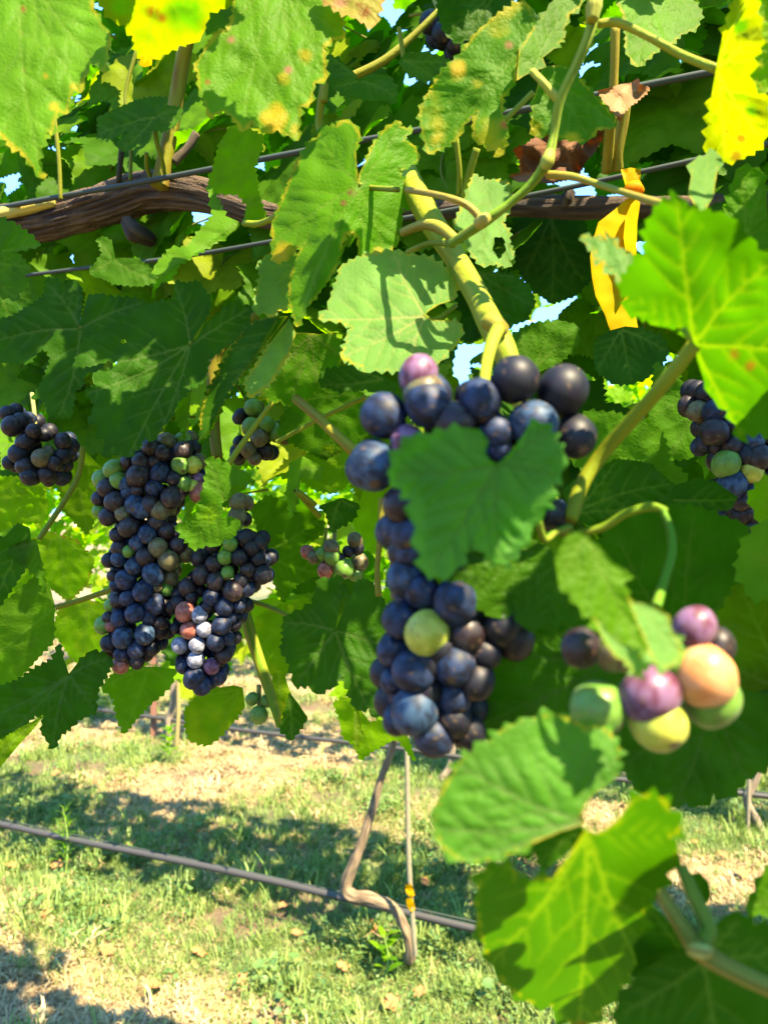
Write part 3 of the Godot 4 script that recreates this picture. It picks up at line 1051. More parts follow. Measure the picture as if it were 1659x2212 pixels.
	stem(R, "petiole", [[980, 530, 0.43], [930, 525, 0.45], [880, 545, 0.47]], [6], gr1, gr2)
	stem(R, "petiole", [[1290, 52, 0.362], [1335, 50, 0.36], [1400, 80, 0.355], [1470, 118, 0.35], [1548, 150, 0.34]], [9, 9, 8, 9, 10], Color(0.30, 0.32, 0.05), Color(0.42, 0.38, 0.10), null, {"sides": 10})
	stem(R, "petiole", [[1205, 215, 0.37], [1190, 200, 0.37], [1172, 178, 0.37], [1150, 155, 0.375]], [10, 9, 8, 8], Color(0.38, 0.40, 0.12), Color(0.44, 0.38, 0.14), null, {"sides": 10})
	stem(R, "petiole", [[1182, 378, 0.378], [1235, 382, 0.37], [1290, 398, 0.36], [1360, 420, 0.33], [1440, 445, 0.29]], [9, 8, 7, 7, 9], Color(0.36, 0.32, 0.10), Color(0.40, 0.26, 0.12), null, {"sides": 10})
	stem(R, "cane", [[1328, 60, 0.62], [1326, 150, 0.63], [1322, 230, 0.64], [1316, 290, 0.66], [1310, 370, 0.69]], [10, 9, 10, 11, 12], Color(0.36, 0.22, 0.07), Color(0.42, 0.33, 0.10), null, {"sides": 10})
	stem(R, "cane", [[1352, 190, 0.66], [1345, 260, 0.67], [1332, 330, 0.68], [1330, 365, 0.69]], [12, 13, 13, 16], Color(0.40, 0.33, 0.12), Color(0.22, 0.15, 0.05), null, {"sides": 12})
	stem(R, "petiole", [[985, 300, 0.60], [992, 370, 0.61], [990, 420, 0.62]], [6], gr1, gr2)
	stem(R, "petiole", [[1030, 320, 0.60], [1012, 380, 0.61], [1000, 430, 0.62]], [8], gr1, gr2)
	stem(R, "petiole", [[1150, 200, 0.52], [1120, 230, 0.52], [1085, 265, 0.52]], [6], gr1, gr2)
	stem(R, "shoot", [[700, 220, 0.64], [705, 150, 0.64], [690, 260, 0.66], [700, 300, 0.66]], [8, 7, 9, 10], gr1, gr2)
	stem(R, "shoot", [[750, 170, 0.66], [830, 130, 0.66], [900, 70, 0.66], [950, 20, 0.66]], [10, 9, 7, 6], Color(0.36, 0.32, 0.10), tan1)
	stem(R, "petiole", [[875, 150, 0.63], [868, 100, 0.63], [862, 60, 0.63]], [5], gr1, gr2)
	stem(R, "tendril", [[1430, 1100, 0.255], [1448, 1150, 0.25], [1450, 1195, 0.245], [1435, 1250, 0.235], [1416, 1312, 0.225]], [7, 9, 10, 10, 12], Color(0.12, 0.24, 0.03), Color(0.16, 0.26, 0.05), null, {"sides": 10})
	stem(R, "petiole", [[1230, 1155, 0.27], [1300, 1140, 0.265], [1350, 1110, 0.26], [1405, 1095, 0.257], [1440, 1105, 0.255]], [8, 9, 9, 10, 7], Color(0.22, 0.30, 0.03), Color(0.28, 0.30, 0.05), null, {"sides": 10})
	stem(R, "petiole", [[1230, 1140, 0.27], [1200, 1150, 0.265], [1175, 1165, 0.26], [1162, 1125, 0.255]], [10, 8, 8, 9], Color(0.12, 0.22, 0.04), Color(0.26, 0.26, 0.07), null, {"sides": 10})
	stem(R, "shoot", [[1402, 1890, 0.215], [1440, 1950, 0.21], [1475, 2005, 0.205], [1508, 2050, 0.20], [1580, 2095, 0.195], [1700, 2150, 0.19]], [14, 15, 18, 22, 20, 19], Color(0.26, 0.24, 0.10), Color(0.34, 0.20, 0.12), null, {"sides": 14})
	stem(R, "shoot", [[1470, 1870, 0.212], [1495, 1930, 0.208], [1530, 2005, 0.203], [1512, 2040, 0.20]], [13, 15, 17, 18], Color(0.16, 0.22, 0.06), Color(0.22, 0.24, 0.08), null, {"sides": 14})
	stem(R, "node", [[1490, 2052, 0.197], [1510, 2054, 0.194], [1530, 2056, 0.196]], [12, 17, 12], Color(0.55, 0.50, 0.42), Color(0.42, 0.36, 0.24), null, {"sides": 12})


# ---------------------------------------------------------------- large leaves
func canopy() -> void:
	var L: Node3D = vines[0]
	var R: Node3D = vines[1]
	# top left, sunlit
	leaf(L, [188, -60, 203, 20, 220, 51, 240, 79, 233, 112, 226, 159, 214, 135, 196, 135, 184, 169, 176, 201, 157, 184, 153, 210, 145, 247, 127, 237, 118, 262, 111, 294, 106, 282, 90, 320, 86, 345, 97, 388, 73, 362, 44, 325, 24, 319, 17, 304, -4, 284, -60, 230, -120, 100, -100, -90, 40, -150, 120, -120], [48, -70], [[97, 385], [226, 155], [176, 198], [-110, 100], [140, -110]], 0.40, 0.05, -0.35, {"c": FRESH, "rw": 5.0, "sp": 6.0, "curl": 0.5, "spots": [[50, 20, 7, RUST], [46, 70, 6, RUST], [52, 150, 5, RUST], [24, 318, 8, YELLOW], [97, 384, 12, YELLOW], [100, 165, 6, YELLOW], [118, 230, 8, YELLOW]], "label": "large sunlit leaf hanging in the top left corner"})
	leaf(L, [200, -70, 213, 0, 240, 40, 270, 54, 287, 78, 297, 112, 313, 145, 330, 128, 372, 108, 402, 90, 410, 95, 436, 78, 453, 27, 520, 5, 540, -70, 380, -120], [370, -90], [[313, 140], [230, 20], [445, 40]], 0.43, 0.1, 1.25, {"relief": 0.2, "wave": 0.6, "c": Color(0.29, 0.31, 0.005), "rw": 4.4, "rim": Color(0.5, 0.30, 0.03), "sp": 6.0, "spots": [[400, 20, 40, FRESH], [260, 10, 26, LIME], [313, 138, 22, Color(0.40, 0.17, 0.02)], [330, 25, 14, RUST], [350, 40, 10, RUST]], "label": "bright yellow backlit leaf with an orange tip"})
	leaf(L, [500, -60, 505, 30, 492, 65, 470, 68, 450, 95, 420, 145, 428, 155, 430, 190, 442, 215, 452, 255, 482, 240, 500, 250, 525, 285, 545, 265, 575, 288, 600, 280, 645, 304, 650, 230, 670, 225, 680, 180, 705, 172, 700, 100, 720, 85, 745, 80, 738, 25, 720, -60, 600, -100], [592, -60], [[645, 300], [525, 280], [425, 150], [742, 78], [700, 165]], 0.45, 0.05, -0.30, {"c": FRESH * 0.95, "rw": 5.5, "curl": 0.5, "spots": [[592, 262, 24, Color(0.55, 0.36, 0.02)], [622, 150, 11, Color(0.4, 0.14, 0.1)], [612, 165, 12, YELLOW], [500, 88, 10, Color(0.42, 0.22, 0.13)], [640, 280, 14, YELLOW], [450, 178, 7, RUST], [660, 120, 14, YELLOW]], "label": "large sunlit leaf at the top with yellow and pink spots"})
	leaf(R, [690, -50, 695, 0, 732, 24, 770, 40, 806, 59, 818, 30, 830, -10, 832, -50], [770, -60], [[806, 55]], 0.44, 0.0, -0.3, {"c": Color(0.45, 0.36, 0.08), "rw": 4.4, "rim": Color(0.55, 0.32, 0.10), "spots": [[740, 5, 16, Color(0.55, 0.25, 0.14)], [790, 25, 12, RUST], [775, 10, 6, RUST]], "label": "yellow leaf tip with pink spots at the top edge"})
	# the folded two-winged leaf in the middle
	leaf(L, [774, 392, 769, 325, 778, 291, 763, 267, 741, 259, 728, 272, 695, 274, 688, 294, 671, 304, 648, 338, 640, 352, 617, 416, 602, 449, 587, 489, 590, 515, 586, 537, 595, 567, 627, 560, 641, 537, 659, 523, 641, 557, 626, 601, 624, 648, 632, 670, 641, 707, 652, 690, 661, 665, 675, 650, 705, 611, 727, 577, 739, 526, 746, 506, 763, 503, 773, 513, 776, 560, 800, 567, 822, 575, 844, 589, 847, 537, 861, 523, 857, 503, 869, 479, 866, 449, 884, 455, 888, 435, 874, 415, 877, 402, 866, 380, 866, 368, 888, 356, 908, 341, 894, 314, 872, 304, 878, 294, 893, 280, 864, 274, 866, 262, 847, 267, 830, 280, 806, 311, 790, 348, 776, 375], [773, 398], [[641, 700], [590, 520], [690, 290], [842, 582], [900, 338], [862, 270], [800, 560]], 0.50, 0.05, -0.25, {"c": MID * 1.25, "rw": 3.9, "fold": [690, 600, 0.55], "curl": 1.0, "spots": [[606, 552, 20, Color(0.5, 0.38, 0.02)], [838, 570, 18, YELLOW], [815, 545, 10, YELLOW], [760, 415, 7, Color(0.2, 0.1, 0.05)], [742, 440, 6, Color(0.25, 0.13, 0.05)]], "pet": [[800, 405, 0.505], [860, 410, 0.48]], "pr": 6.0, "label": "two-winged folded leaf hanging in the middle"})
	# the pale sunlit one below it
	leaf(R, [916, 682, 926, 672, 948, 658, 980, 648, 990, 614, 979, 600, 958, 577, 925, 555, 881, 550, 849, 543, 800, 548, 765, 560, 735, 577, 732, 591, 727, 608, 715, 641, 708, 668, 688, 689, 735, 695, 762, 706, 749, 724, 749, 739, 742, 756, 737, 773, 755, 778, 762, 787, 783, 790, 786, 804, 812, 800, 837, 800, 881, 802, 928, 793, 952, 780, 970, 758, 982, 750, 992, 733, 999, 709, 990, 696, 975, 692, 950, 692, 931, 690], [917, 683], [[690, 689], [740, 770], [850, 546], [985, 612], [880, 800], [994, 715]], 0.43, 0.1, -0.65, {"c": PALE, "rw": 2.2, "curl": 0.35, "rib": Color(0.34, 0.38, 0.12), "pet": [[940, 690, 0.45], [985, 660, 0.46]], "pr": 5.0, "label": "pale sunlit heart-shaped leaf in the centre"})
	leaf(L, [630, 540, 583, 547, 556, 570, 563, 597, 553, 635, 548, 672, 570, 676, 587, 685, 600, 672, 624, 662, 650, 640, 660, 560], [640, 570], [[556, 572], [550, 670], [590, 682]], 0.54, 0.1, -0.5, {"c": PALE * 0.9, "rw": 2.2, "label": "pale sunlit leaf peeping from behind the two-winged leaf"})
	# upper right
	leaf(R, [1118, 108, 1150, 75, 1150, 40, 1140, 10, 1120, 5, 1070, 35, 1030, 70, 995, 115, 950, 160, 925, 200, 907, 240, 908, 262, 912, 280, 925, 333, 960, 318, 990, 298, 1002, 270, 1020, 250, 1032, 238, 1022, 265, 1022, 300, 1045, 312, 1070, 325, 1077, 340, 1090, 320, 1097, 285, 1084, 245, 1085, 210, 1100, 195, 1113, 175], [1119, 112], [[910, 250], [927, 328], [1075, 335], [1140, 15]], 0.42, -0.1, -0.15, {"c": MID * 1.1, "mottle": 0.75, "rw": 4.4, "spots": [[1100, 98, 9, Color(0.4, 0.2, 0.1)], [990, 150, 18, Color(0.55, 0.36, 0.03)], [1090, 270, 9, Color(0.5, 0.16, 0.06)], [945, 300, 16, YELLOW], [1060, 320, 20, YELLOW], [1030, 180, 12, YELLOW]], "label": "mottled green and yellow leaf under the top edge"})
	leaf(R, [1197, -40, 1197, 0, 1150, 65, 1120, 112, 1115, 175, 1130, 165, 1150, 155, 1180, 145, 1172, 125, 1197, 105, 1207, 92, 1220, 80, 1218, 60, 1230, 30, 1255, 10, 1255, -40], [1150, 155], [[1230, 20], [1120, 120]], 0.40, 0.3, -0.25, {"c": FRESH * 0.8, "rw": 2.8, "label": "upright folded leaf edge beside the thin front stem"})
	leaf(R, [1170, 145, 1205, 140, 1235, 152, 1265, 185, 1300, 225, 1330, 260, 1325, 275, 1290, 280, 1275, 300, 1245, 305, 1220, 298, 1185, 290, 1155, 295, 1147, 275, 1150, 240, 1152, 210, 1160, 190], [1165, 160], [[1326, 268], [1160, 290], [1270, 296]], 0.44, 0.2, -0.05, {"c": MID, "rw": 3.3, "spots": [[1152, 280, 14, YELLOW], [1235, 300, 16, YELLOW]], "shade": 0.07})
	leaf(R, [1330, -50, 1330, 0, 1345, 30, 1352, 60, 1350, 105, 1360, 125, 1375, 145, 1395, 130, 1425, 105, 1450, 95, 1470, 75, 1505, 60, 1515, 30, 1500, 0, 1500, -50], [1430, -40], [[1375, 142], [1508, 45], [1335, 10]], 0.54, 0.1, -0.4, {"c": FRESH, "rw": 2.8})
	leaf(R, [1590, -60, 1585, 0, 1560, 75, 1545, 150, 1535, 210, 1525, 300, 1522, 330, 1545, 320, 1552, 340, 1565, 350, 1590, 345, 1612, 336, 1630, 325, 1648, 305, 1662, 275, 1655, 235, 1650, 200, 1625, 175, 1640, 140, 1650, 50, 1632, 0, 1640, -60], [1548, 152], [[1640, 300], [1565, 345], [1625, -20], [1648, 60]], 0.335, -0.4, 1.0, {"relief": 0.3, "wave": 0.8, "c": Color(0.33, 0.31, 0.006), "rw": 2.8, "rim": Color(0.3, 0.32, 0.03), "sp": 6.0, "rib": Color(0.5, 0.46, 0.06), "spots": [[1560, 120, 22, LIME], [1600, 60, 16, FRESH], [1580, 210, 26, LIME], [1620, 240, 14, FRESH], [1545, 250, 14, LIME], [1600, 300, 9, RUST], [1565, 285, 8, Color(0.2, 0.1, 0.03)], [1590, 338, 10, Color(0.25, 0.13, 0.05)], [1548, 30, 12, Color(0.5, 0.28, 0.03)]], "label": "yellow leaf with brown spots hanging at the right edge"})
	leaf(R, [1395, 240, 1420, 200, 1460, 170, 1500, 150, 1540, 150, 1575, 200, 1580, 300, 1530, 325, 1495, 335, 1455, 345, 1420, 345, 1380, 352, 1385, 300, 1400, 275], [1545, 190], [[1385, 345], [1400, 235], [1460, 343]], 0.76, -0.1, 0.1, {"c": DARK * 0.9, "shade": 0.09})
	leaf(R, [1640, -40, 1648, 40, 1655, 90, 1640, 140, 1630, 178, 1660, 200, 1760, 160, 1780, -40], [1720, 0], [[1640, 140], [1660, 195]], 0.28, -0.1, 0.3, {"c": LIME, "sp": 8.0, "rw": 2.8})
	# the near backlit leaf at the right
	leaf(R, [1499, 743, 1446, 709, 1405, 702, 1402, 685, 1378, 682, 1355, 679, 1358, 641, 1338, 628, 1341, 608, 1352, 590, 1365, 570, 1389, 547, 1393, 520, 1395, 493, 1408, 465, 1422, 442, 1445, 432, 1462, 420, 1487, 449, 1512, 455, 1537, 459, 1571, 466, 1605, 500, 1635, 540, 1670, 570, 1760, 650, 1800, 780, 1760, 900, 1680, 940, 1640, 935, 1610, 938, 1600, 953, 1588, 918, 1570, 888, 1540, 863, 1520, 823, 1505, 778], [1499, 745], [[1462, 425], [1660, 570], [1780, 760], [1603, 945], [1360, 640]], 0.25, -0.1, 1.15, {"relief": 0.35, "wave": 0.4, "c": Color(0.062, 0.165, 0.004), "side": -1.0, "sp": 9.0, "curl": -0.8, "rib": Color(0.19, 0.26, 0.02), "pet": [[1440, 820, 0.255], [1375, 895, 0.265], [1300, 980, 0.275], [1255, 1050, 0.275], [1230, 1125, 0.27]], "pr": 16.0, "pc": Color(0.24, 0.26, 0.03), "pc2": Color(0.30, 0.28, 0.05), "spots": [[1585, 765, 10, BROWN], [1620, 790, 9, BROWN]], "label": "large blurred backlit leaf at the right edge"})
	leaf(R, [1499, 743, 1483, 736, 1456, 695, 1430, 665, 1402, 645, 1351, 618, 1328, 594, 1301, 564, 1280, 557, 1287, 543, 1264, 526, 1255, 508, 1277, 513, 1308, 516, 1318, 512, 1335, 533, 1368, 560, 1380, 590, 1395, 628, 1436, 648, 1470, 685, 1490, 719], [1497, 740], [[1262, 512]], 0.243, -0.2, -0.45, {"c": PALE * 0.9, "sp": 7.0, "rw": 2.2, "curl": 0.0, "label": "pale curled lobe pointing left from the big backlit leaf"})
	leaf(R, [1500, 345, 1520, 338, 1550, 330, 1548, 375, 1540, 425, 1528, 445, 1520, 465, 1505, 452, 1485, 420, 1492, 380], [1520, 460], [[1530, 335]], 0.30, 0.1, -0.7, {"c": PALE, "rw": 2.8, "label": "small pale upright leaf above the big backlit leaf"})
	leaf(R, [1570, 440, 1582, 395, 1600, 360, 1625, 362, 1645, 370, 1655, 420, 1660, 530, 1630, 560, 1590, 520, 1560, 480], [1610, 540], [[1602, 365], [1650, 400]], 0.36, 0.0, 0.1, {"c": MID, "shade": 0.06})

func left_canopy_leaves() -> void:
	var L: Node3D = vines[0]
	# the dark leaf above the left bunches
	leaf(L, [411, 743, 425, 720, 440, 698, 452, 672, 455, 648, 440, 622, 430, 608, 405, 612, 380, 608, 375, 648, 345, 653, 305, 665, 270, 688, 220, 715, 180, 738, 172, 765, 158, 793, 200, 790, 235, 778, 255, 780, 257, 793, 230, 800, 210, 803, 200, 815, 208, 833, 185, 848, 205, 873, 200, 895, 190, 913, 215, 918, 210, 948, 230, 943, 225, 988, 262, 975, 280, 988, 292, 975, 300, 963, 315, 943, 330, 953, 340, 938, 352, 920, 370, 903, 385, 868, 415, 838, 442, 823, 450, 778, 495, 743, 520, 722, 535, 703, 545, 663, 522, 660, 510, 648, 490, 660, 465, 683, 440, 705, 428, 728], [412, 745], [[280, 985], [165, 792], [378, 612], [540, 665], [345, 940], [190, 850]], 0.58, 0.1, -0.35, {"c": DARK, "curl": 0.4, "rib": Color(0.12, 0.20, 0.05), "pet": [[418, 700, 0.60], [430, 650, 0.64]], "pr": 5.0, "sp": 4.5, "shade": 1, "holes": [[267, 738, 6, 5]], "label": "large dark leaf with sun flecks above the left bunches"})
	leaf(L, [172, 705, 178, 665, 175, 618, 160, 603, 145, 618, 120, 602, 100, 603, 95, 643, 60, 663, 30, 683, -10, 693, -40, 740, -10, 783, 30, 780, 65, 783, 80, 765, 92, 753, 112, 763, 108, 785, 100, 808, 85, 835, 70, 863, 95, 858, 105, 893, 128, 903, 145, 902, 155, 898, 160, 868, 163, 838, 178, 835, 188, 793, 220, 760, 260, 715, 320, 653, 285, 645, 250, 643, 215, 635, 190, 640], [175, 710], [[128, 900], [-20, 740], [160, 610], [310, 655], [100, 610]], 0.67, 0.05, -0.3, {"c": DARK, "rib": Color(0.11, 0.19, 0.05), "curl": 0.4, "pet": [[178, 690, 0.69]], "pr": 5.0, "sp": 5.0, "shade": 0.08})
	leaf(L, [-60, 470, 0, 470, 35, 487, 62, 505, 90, 530, 65, 536, 30, 545, 48, 560, 68, 578, 55, 595, 60, 618, 40, 632, 40, 648, 0, 638, -60, 620, -110, 540], [-60, 560], [[88, 530], [66, 578], [40, 645]], 0.55, 0.1, -0.2, {"c": MID * 0.9, "shade": 0.06, "label": "green leaf reaching in at the left edge under the barky arm"})
	# upright yellow-green leaf and the curled one below it
	leaf(L, [525, 485, 533, 440, 515, 420, 480, 418, 450, 415, 452, 390, 460, 370, 468, 335, 475, 310, 488, 290, 500, 272, 535, 278, 570, 295, 562, 330, 550, 360, 556, 385, 557, 410, 568, 450, 575, 470, 550, 480], [527, 482], [[500, 280], [566, 300], [455, 412]], 0.66, 0.2, 0.15, {"c": LIME * 0.85, "side": -1.0, "curl": -0.3, "pet": [[560, 483, 0.65], [598, 468, 0.63]], "pr": 7.0, "pc": Color(0.3, 0.32, 0.06)})
	leaf(L, [517, 479, 487, 466, 470, 430, 450, 401, 455, 430, 460, 466, 433, 496, 406, 533, 369, 537, 341, 567, 325, 601, 345, 594, 335, 625, 350, 612, 358, 602, 365, 608, 389, 570, 430, 545, 490, 512, 510, 495], [516, 480], [[330, 605], [455, 410], [365, 600]], 0.63, 0.3, -0.2, {"c": FRESH, "fold": [345, 600, 0.5], "curl": 0.0, "label": "curled bright leaf pointing down left below the barky arm"})
	leaf(L, [335, 250, 345, 236, 363, 213, 331, 210, 287, 220, 250, 237, 238, 245, 210, 254, 214, 275, 211, 294, 214, 306, 237, 301, 260, 292, 277, 284, 262, 300, 254, 314, 267, 328, 294, 318, 308, 308, 318, 297, 319, 277, 331, 281, 355, 284, 375, 272, 389, 260, 394, 233, 372, 230, 355, 230], [335, 252], [[212, 290], [265, 322], [358, 215], [390, 236], [385, 262]], 0.80, 0.1, -0.35, {"c": DARK.lerp(MID, 0.4), "pet": [[338, 300, 0.81], [350, 345, 0.825], [358, 382, 0.84]], "pr": 5.0, "label": "lobed leaf in front of the brown upright shoot"})
	leaf(L, [776, 172, 800, 159, 837, 162, 850, 178, 857, 193, 854, 223, 823, 216, 779, 213, 746, 206, 719, 189, 708, 169, 706, 140, 708, 118, 735, 130, 760, 150], [778, 174], [[855, 210], [712, 122], [722, 188]], 0.56, 0.1, -0.4, {"c": DARK.lerp(MID, 0.5), "shade": 0.06})
	leaf(L, [860, 135, 874, 115, 915, 112, 950, 122, 975, 132, 962, 155, 942, 176, 910, 172, 881, 162], [868, 130], [[970, 135], [940, 172]], 0.57, 0.2, -0.4, {"c": MID * 0.8, "shade": 0.06})
	leaf(vines[1], [945, -40, 945, 20, 958, 68, 975, 85, 992, 95, 1030, 70, 1070, 38, 1104, 10, 1120, -40], [1080, -30], [[960, 70], [950, 0], [995, 92]], 0.60, 0.1, -0.1, {"c": DARK, "shade": 0.08})
	# leaves around the middle
	leaf(L, [640, 718, 625, 763, 600, 800, 585, 828, 555, 863, 572, 862, 590, 872, 605, 866, 625, 878, 645, 862, 670, 863, 690, 838, 725, 813, 740, 768, 735, 740, 720, 718, 690, 722, 675, 720], [672, 722], [[560, 862], [628, 872], [735, 770], [690, 838]], 0.60, 0.1, 0.25, {"c": MID * 1.05, "side": -1.0, "rib": Color(0.16, 0.22, 0.05), "curl": -0.4, "rw": 1.7})
	leaf(L, [590, 683, 560, 690, 530, 708, 490, 768, 450, 843, 435, 893, 432, 960, 455, 933, 480, 880, 495, 848, 530, 803, 575, 745, 622, 683], [600, 690], [[434, 950], [500, 830]], 0.575, 0.2, 0.1, {"c": DARK, "fold": [434, 950, 0.8], "curl": 0.0, "rw": 1.7, "label": "narrow folded dark leaf edge pointing down to the left bunch"})
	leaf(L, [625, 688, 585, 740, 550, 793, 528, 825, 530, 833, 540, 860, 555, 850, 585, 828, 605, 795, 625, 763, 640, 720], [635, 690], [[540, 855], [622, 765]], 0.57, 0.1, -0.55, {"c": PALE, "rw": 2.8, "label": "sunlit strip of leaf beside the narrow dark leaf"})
	leaf(L, [410, 838, 385, 868, 380, 900, 392, 925, 398, 952, 404, 925, 410, 890, 413, 850], [410, 845], [[398, 948]], 0.60, 0.1, -0.2, {"c": FRESH})
	# among the left bunches
	leaf(L, [450, 988, 480, 996, 500, 1008, 530, 1020, 552, 1043, 525, 1045, 500, 1048, 503, 1065, 495, 1078, 480, 1088, 484, 1105, 478, 1118, 500, 1115, 520, 1125, 512, 1148, 505, 1160, 485, 1165, 470, 1180, 445, 1178, 415, 1185, 408, 1172, 400, 1165, 378, 1138, 400, 1133, 412, 1122, 425, 1120, 432, 1100, 435, 1080, 440, 1055, 445, 1023], [486, 1090], [[452, 992], [550, 1042], [380, 1138], [417, 1182], [515, 1130]], 0.546, 0.15, 0.12, {"c": MID * 1.05, "curl": 0.8, "spots": [[455, 1110, 16, LIME]], "label": "bright crumpled leaf lying over the left bunches"})
	leaf(L, [150, 1455, 138, 1420, 130, 1390, 115, 1425, 75, 1445, 40, 1470, -5, 1485, -30, 1520, -5, 1550, 5, 1615, 30, 1590, 75, 1545, 95, 1550, 90, 1580, 115, 1618, 135, 1585, 155, 1570, 170, 1555, 210, 1535, 208, 1515, 215, 1485, 232, 1455, 245, 1430, 235, 1415, 200, 1405, 170, 1430], [150, 1457], [[116, 1610], [-10, 1545], [240, 1420], [205, 1530], [10, 1605]], 0.58, 0.1, -0.15, {"c": DARK * 0.95, "rib": Color(0.07, 0.14, 0.04), "shade": 0.09, "label": "dark lobed leaf at the lower left over the grass"})
	leaf(L, [95, 1545, 70, 1560, 40, 1575, 0, 1600, -30, 1620, -30, 1690, 0, 1660, 50, 1600, 75, 1572], [-20, 1660], [[92, 1547]], 0.53, 0.1, 0.2, {"c": LIME * 0.7, "teeth": 0.3})
	leaf(L, [245, 1455, 220, 1485, 235, 1498, 248, 1510, 255, 1555, 270, 1585, 285, 1565, 320, 1525, 345, 1505, 370, 1480, 380, 1445, 340, 1440, 300, 1440, 270, 1448], [322, 1442], [[270, 1580], [222, 1486], [370, 1478]], 0.66, 0.1, 0.3, {"c": FRESH * 0.95, "side": -1.0, "curl": -0.3})
	leaf(L, [400, 1535, 425, 1505, 445, 1490, 475, 1485, 505, 1480, 525, 1485, 530, 1525, 500, 1565, 475, 1590, 450, 1610, 410, 1600, 402, 1575], [520, 1490], [[403, 1560], [448, 1605], [430, 1505]], 0.68, 0.1, 0.35, {"c": LIME * 0.8, "mottle": 0.35, "side": -1.0, "curl": -0.3})
	leaf(L, [585, 1500, 590, 1450, 612, 1445, 625, 1490, 620, 1540, 600, 1560], [600, 1450], [[605, 1550]], 0.69, 0.0, 0.4, {"c": LIME * 0.8, "mottle": 0.5, "side": -1.0})
	leaf(L, [625, 1495, 645, 1520, 665, 1550, 648, 1575, 630, 1600, 605, 1575, 615, 1535], [624, 1498], [[630, 1595]], 0.62, 0.1, 0.0, {"c": DARK, "shade": 0.05})
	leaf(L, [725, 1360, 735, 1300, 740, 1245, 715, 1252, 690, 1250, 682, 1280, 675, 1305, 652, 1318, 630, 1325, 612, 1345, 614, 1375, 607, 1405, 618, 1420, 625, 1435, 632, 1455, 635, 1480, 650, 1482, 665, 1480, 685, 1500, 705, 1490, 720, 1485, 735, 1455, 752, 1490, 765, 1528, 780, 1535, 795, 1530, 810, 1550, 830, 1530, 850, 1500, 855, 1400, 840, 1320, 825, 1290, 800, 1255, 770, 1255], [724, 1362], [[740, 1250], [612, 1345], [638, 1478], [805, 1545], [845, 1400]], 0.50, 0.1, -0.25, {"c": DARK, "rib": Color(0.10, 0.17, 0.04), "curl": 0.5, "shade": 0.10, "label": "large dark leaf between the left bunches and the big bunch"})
	leaf(L, [120, 1310, 110, 1270, 85, 1235, 60, 1260, 0, 1310, -30, 1330, -30, 1480, 0, 1480, 30, 1475, 75, 1430, 115, 1385, 118, 1350], [122, 1312], [[-20, 1430], [30, 1472], [90, 1240]], 0.66, 0.0, 0.25, {"c": FRESH * 0.75, "side": -1.0, "curl": -0.3, "pet": [[170, 1298, 0.66], [246, 1272, 0.65]], "pr": 6.0, "pc": Color(0.26, 0.20, 0.05)})
	leaf(L, [65, 1140, 40, 1130, 10, 1160, -40, 1175, -40, 1310, 0, 1310, 55, 1230, 70, 1180], [62, 1150], [[-10, 1300]], 0.60, 0.1, 0.0, {"c": DARK, "shade": 0.05})
	leaf(L, [78, 1165, 50, 1168, 22, 1178, 25, 1200, 40, 1215, 62, 1228, 85, 1250, 100, 1280, 90, 1210, 84, 1180], [82, 1170], [[26, 1185], [95, 1265]], 0.60, 0.1, 0.0, {"c": MID * 0.8})
	leaf(L, [720, 1520, 742, 1508, 760, 1510, 780, 1535, 800, 1560, 850, 1555, 880, 1590, 898, 1645, 880, 1625, 860, 1595, 835, 1605, 800, 1625, 780, 1642, 765, 1610, 742, 1592, 732, 1545], [800, 1520], [[780, 1635], [892, 1635], [730, 1525]], 0.74, 0.1, 0.35, {"c": LIME, "side": -1.0})
	leaf(L, [765, 1530, 775, 1535, 783, 1580, 770, 1620, 762, 1590], [768, 1530], [[770, 1615]], 0.6, 0.2, 0.0, {"c": LIME * 0.5})

	# bright leaves closing the lower edge of the canopy at left
	leaf(L, [60, 1170, 110, 1150, 165, 1165, 205, 1210, 190, 1260, 150, 1300, 110, 1270, 80, 1250, 50, 1215], [130, 1158], [[150, 1296], [200, 1225], [55, 1215]], 0.92, 0.1, 0.45, {"c": LIME, "side": -1.0, "rim": RUST, "rw": 2.0})
	leaf(L, [-40, 1180, 10, 1170, 60, 1200, 85, 1250, 60, 1300, 20, 1330, -40, 1300], [-20, 1180], [[60, 1296], [80, 1230]], 0.95, 0.1, 0.45, {"c": LIME, "side": -1.0})
	leaf(L, [130, 1310, 180, 1290, 232, 1310, 240, 1370, 215, 1420, 175, 1440, 140, 1400, 115, 1360], [190, 1298], [[175, 1436], [235, 1380], [120, 1360]], 0.90, 0.1, 0.45, {"c": LIME, "side": -1.0, "mottle": 0.4})
	leaf(L, [540, 1300, 590, 1290, 640, 1310, 660, 1360, 640, 1420, 600, 1450, 560, 1420, 535, 1360], [600, 1296], [[600, 1446], [650, 1390], [540, 1370]], 0.92, 0.1, 0.45, {"c": LIME, "side": -1.0, "mottle": 0.3})
	leaf(L, [770, 1060, 820, 1050, 860, 1100, 850, 1170, 810, 1190, 770, 1150, 755, 1100], [810, 1055], [[810, 1186], [760, 1120]], 0.95, 0.1, 0.45, {"c": LIME, "side": -1.0})
	# dark leaves behind the barky arm
	leaf(L, [40, 330, 95, 318, 150, 335, 165, 380, 140, 430, 100, 450, 62, 425, 48, 380], [90, 322], [[62, 422], [160, 380], [105, 446]], 1.02, 0.1, -0.1, {"c": MID})
	leaf(L, [-60, 290, 10, 285, 45, 320, 50, 370, 20, 378, -20, 392, -60, 380], [-40, 300], [[48, 365], [-20, 390]], 1.04, 0.1, 0.3, {"c": FRESH, "side": -1.0})
	leaf(L, [285, 468, 320, 450, 380, 452, 410, 475, 398, 512, 352, 532, 305, 515], [345, 455], [[302, 512], [400, 508], [352, 530]], 0.99, 0.1, 0.0, {"c": MID})
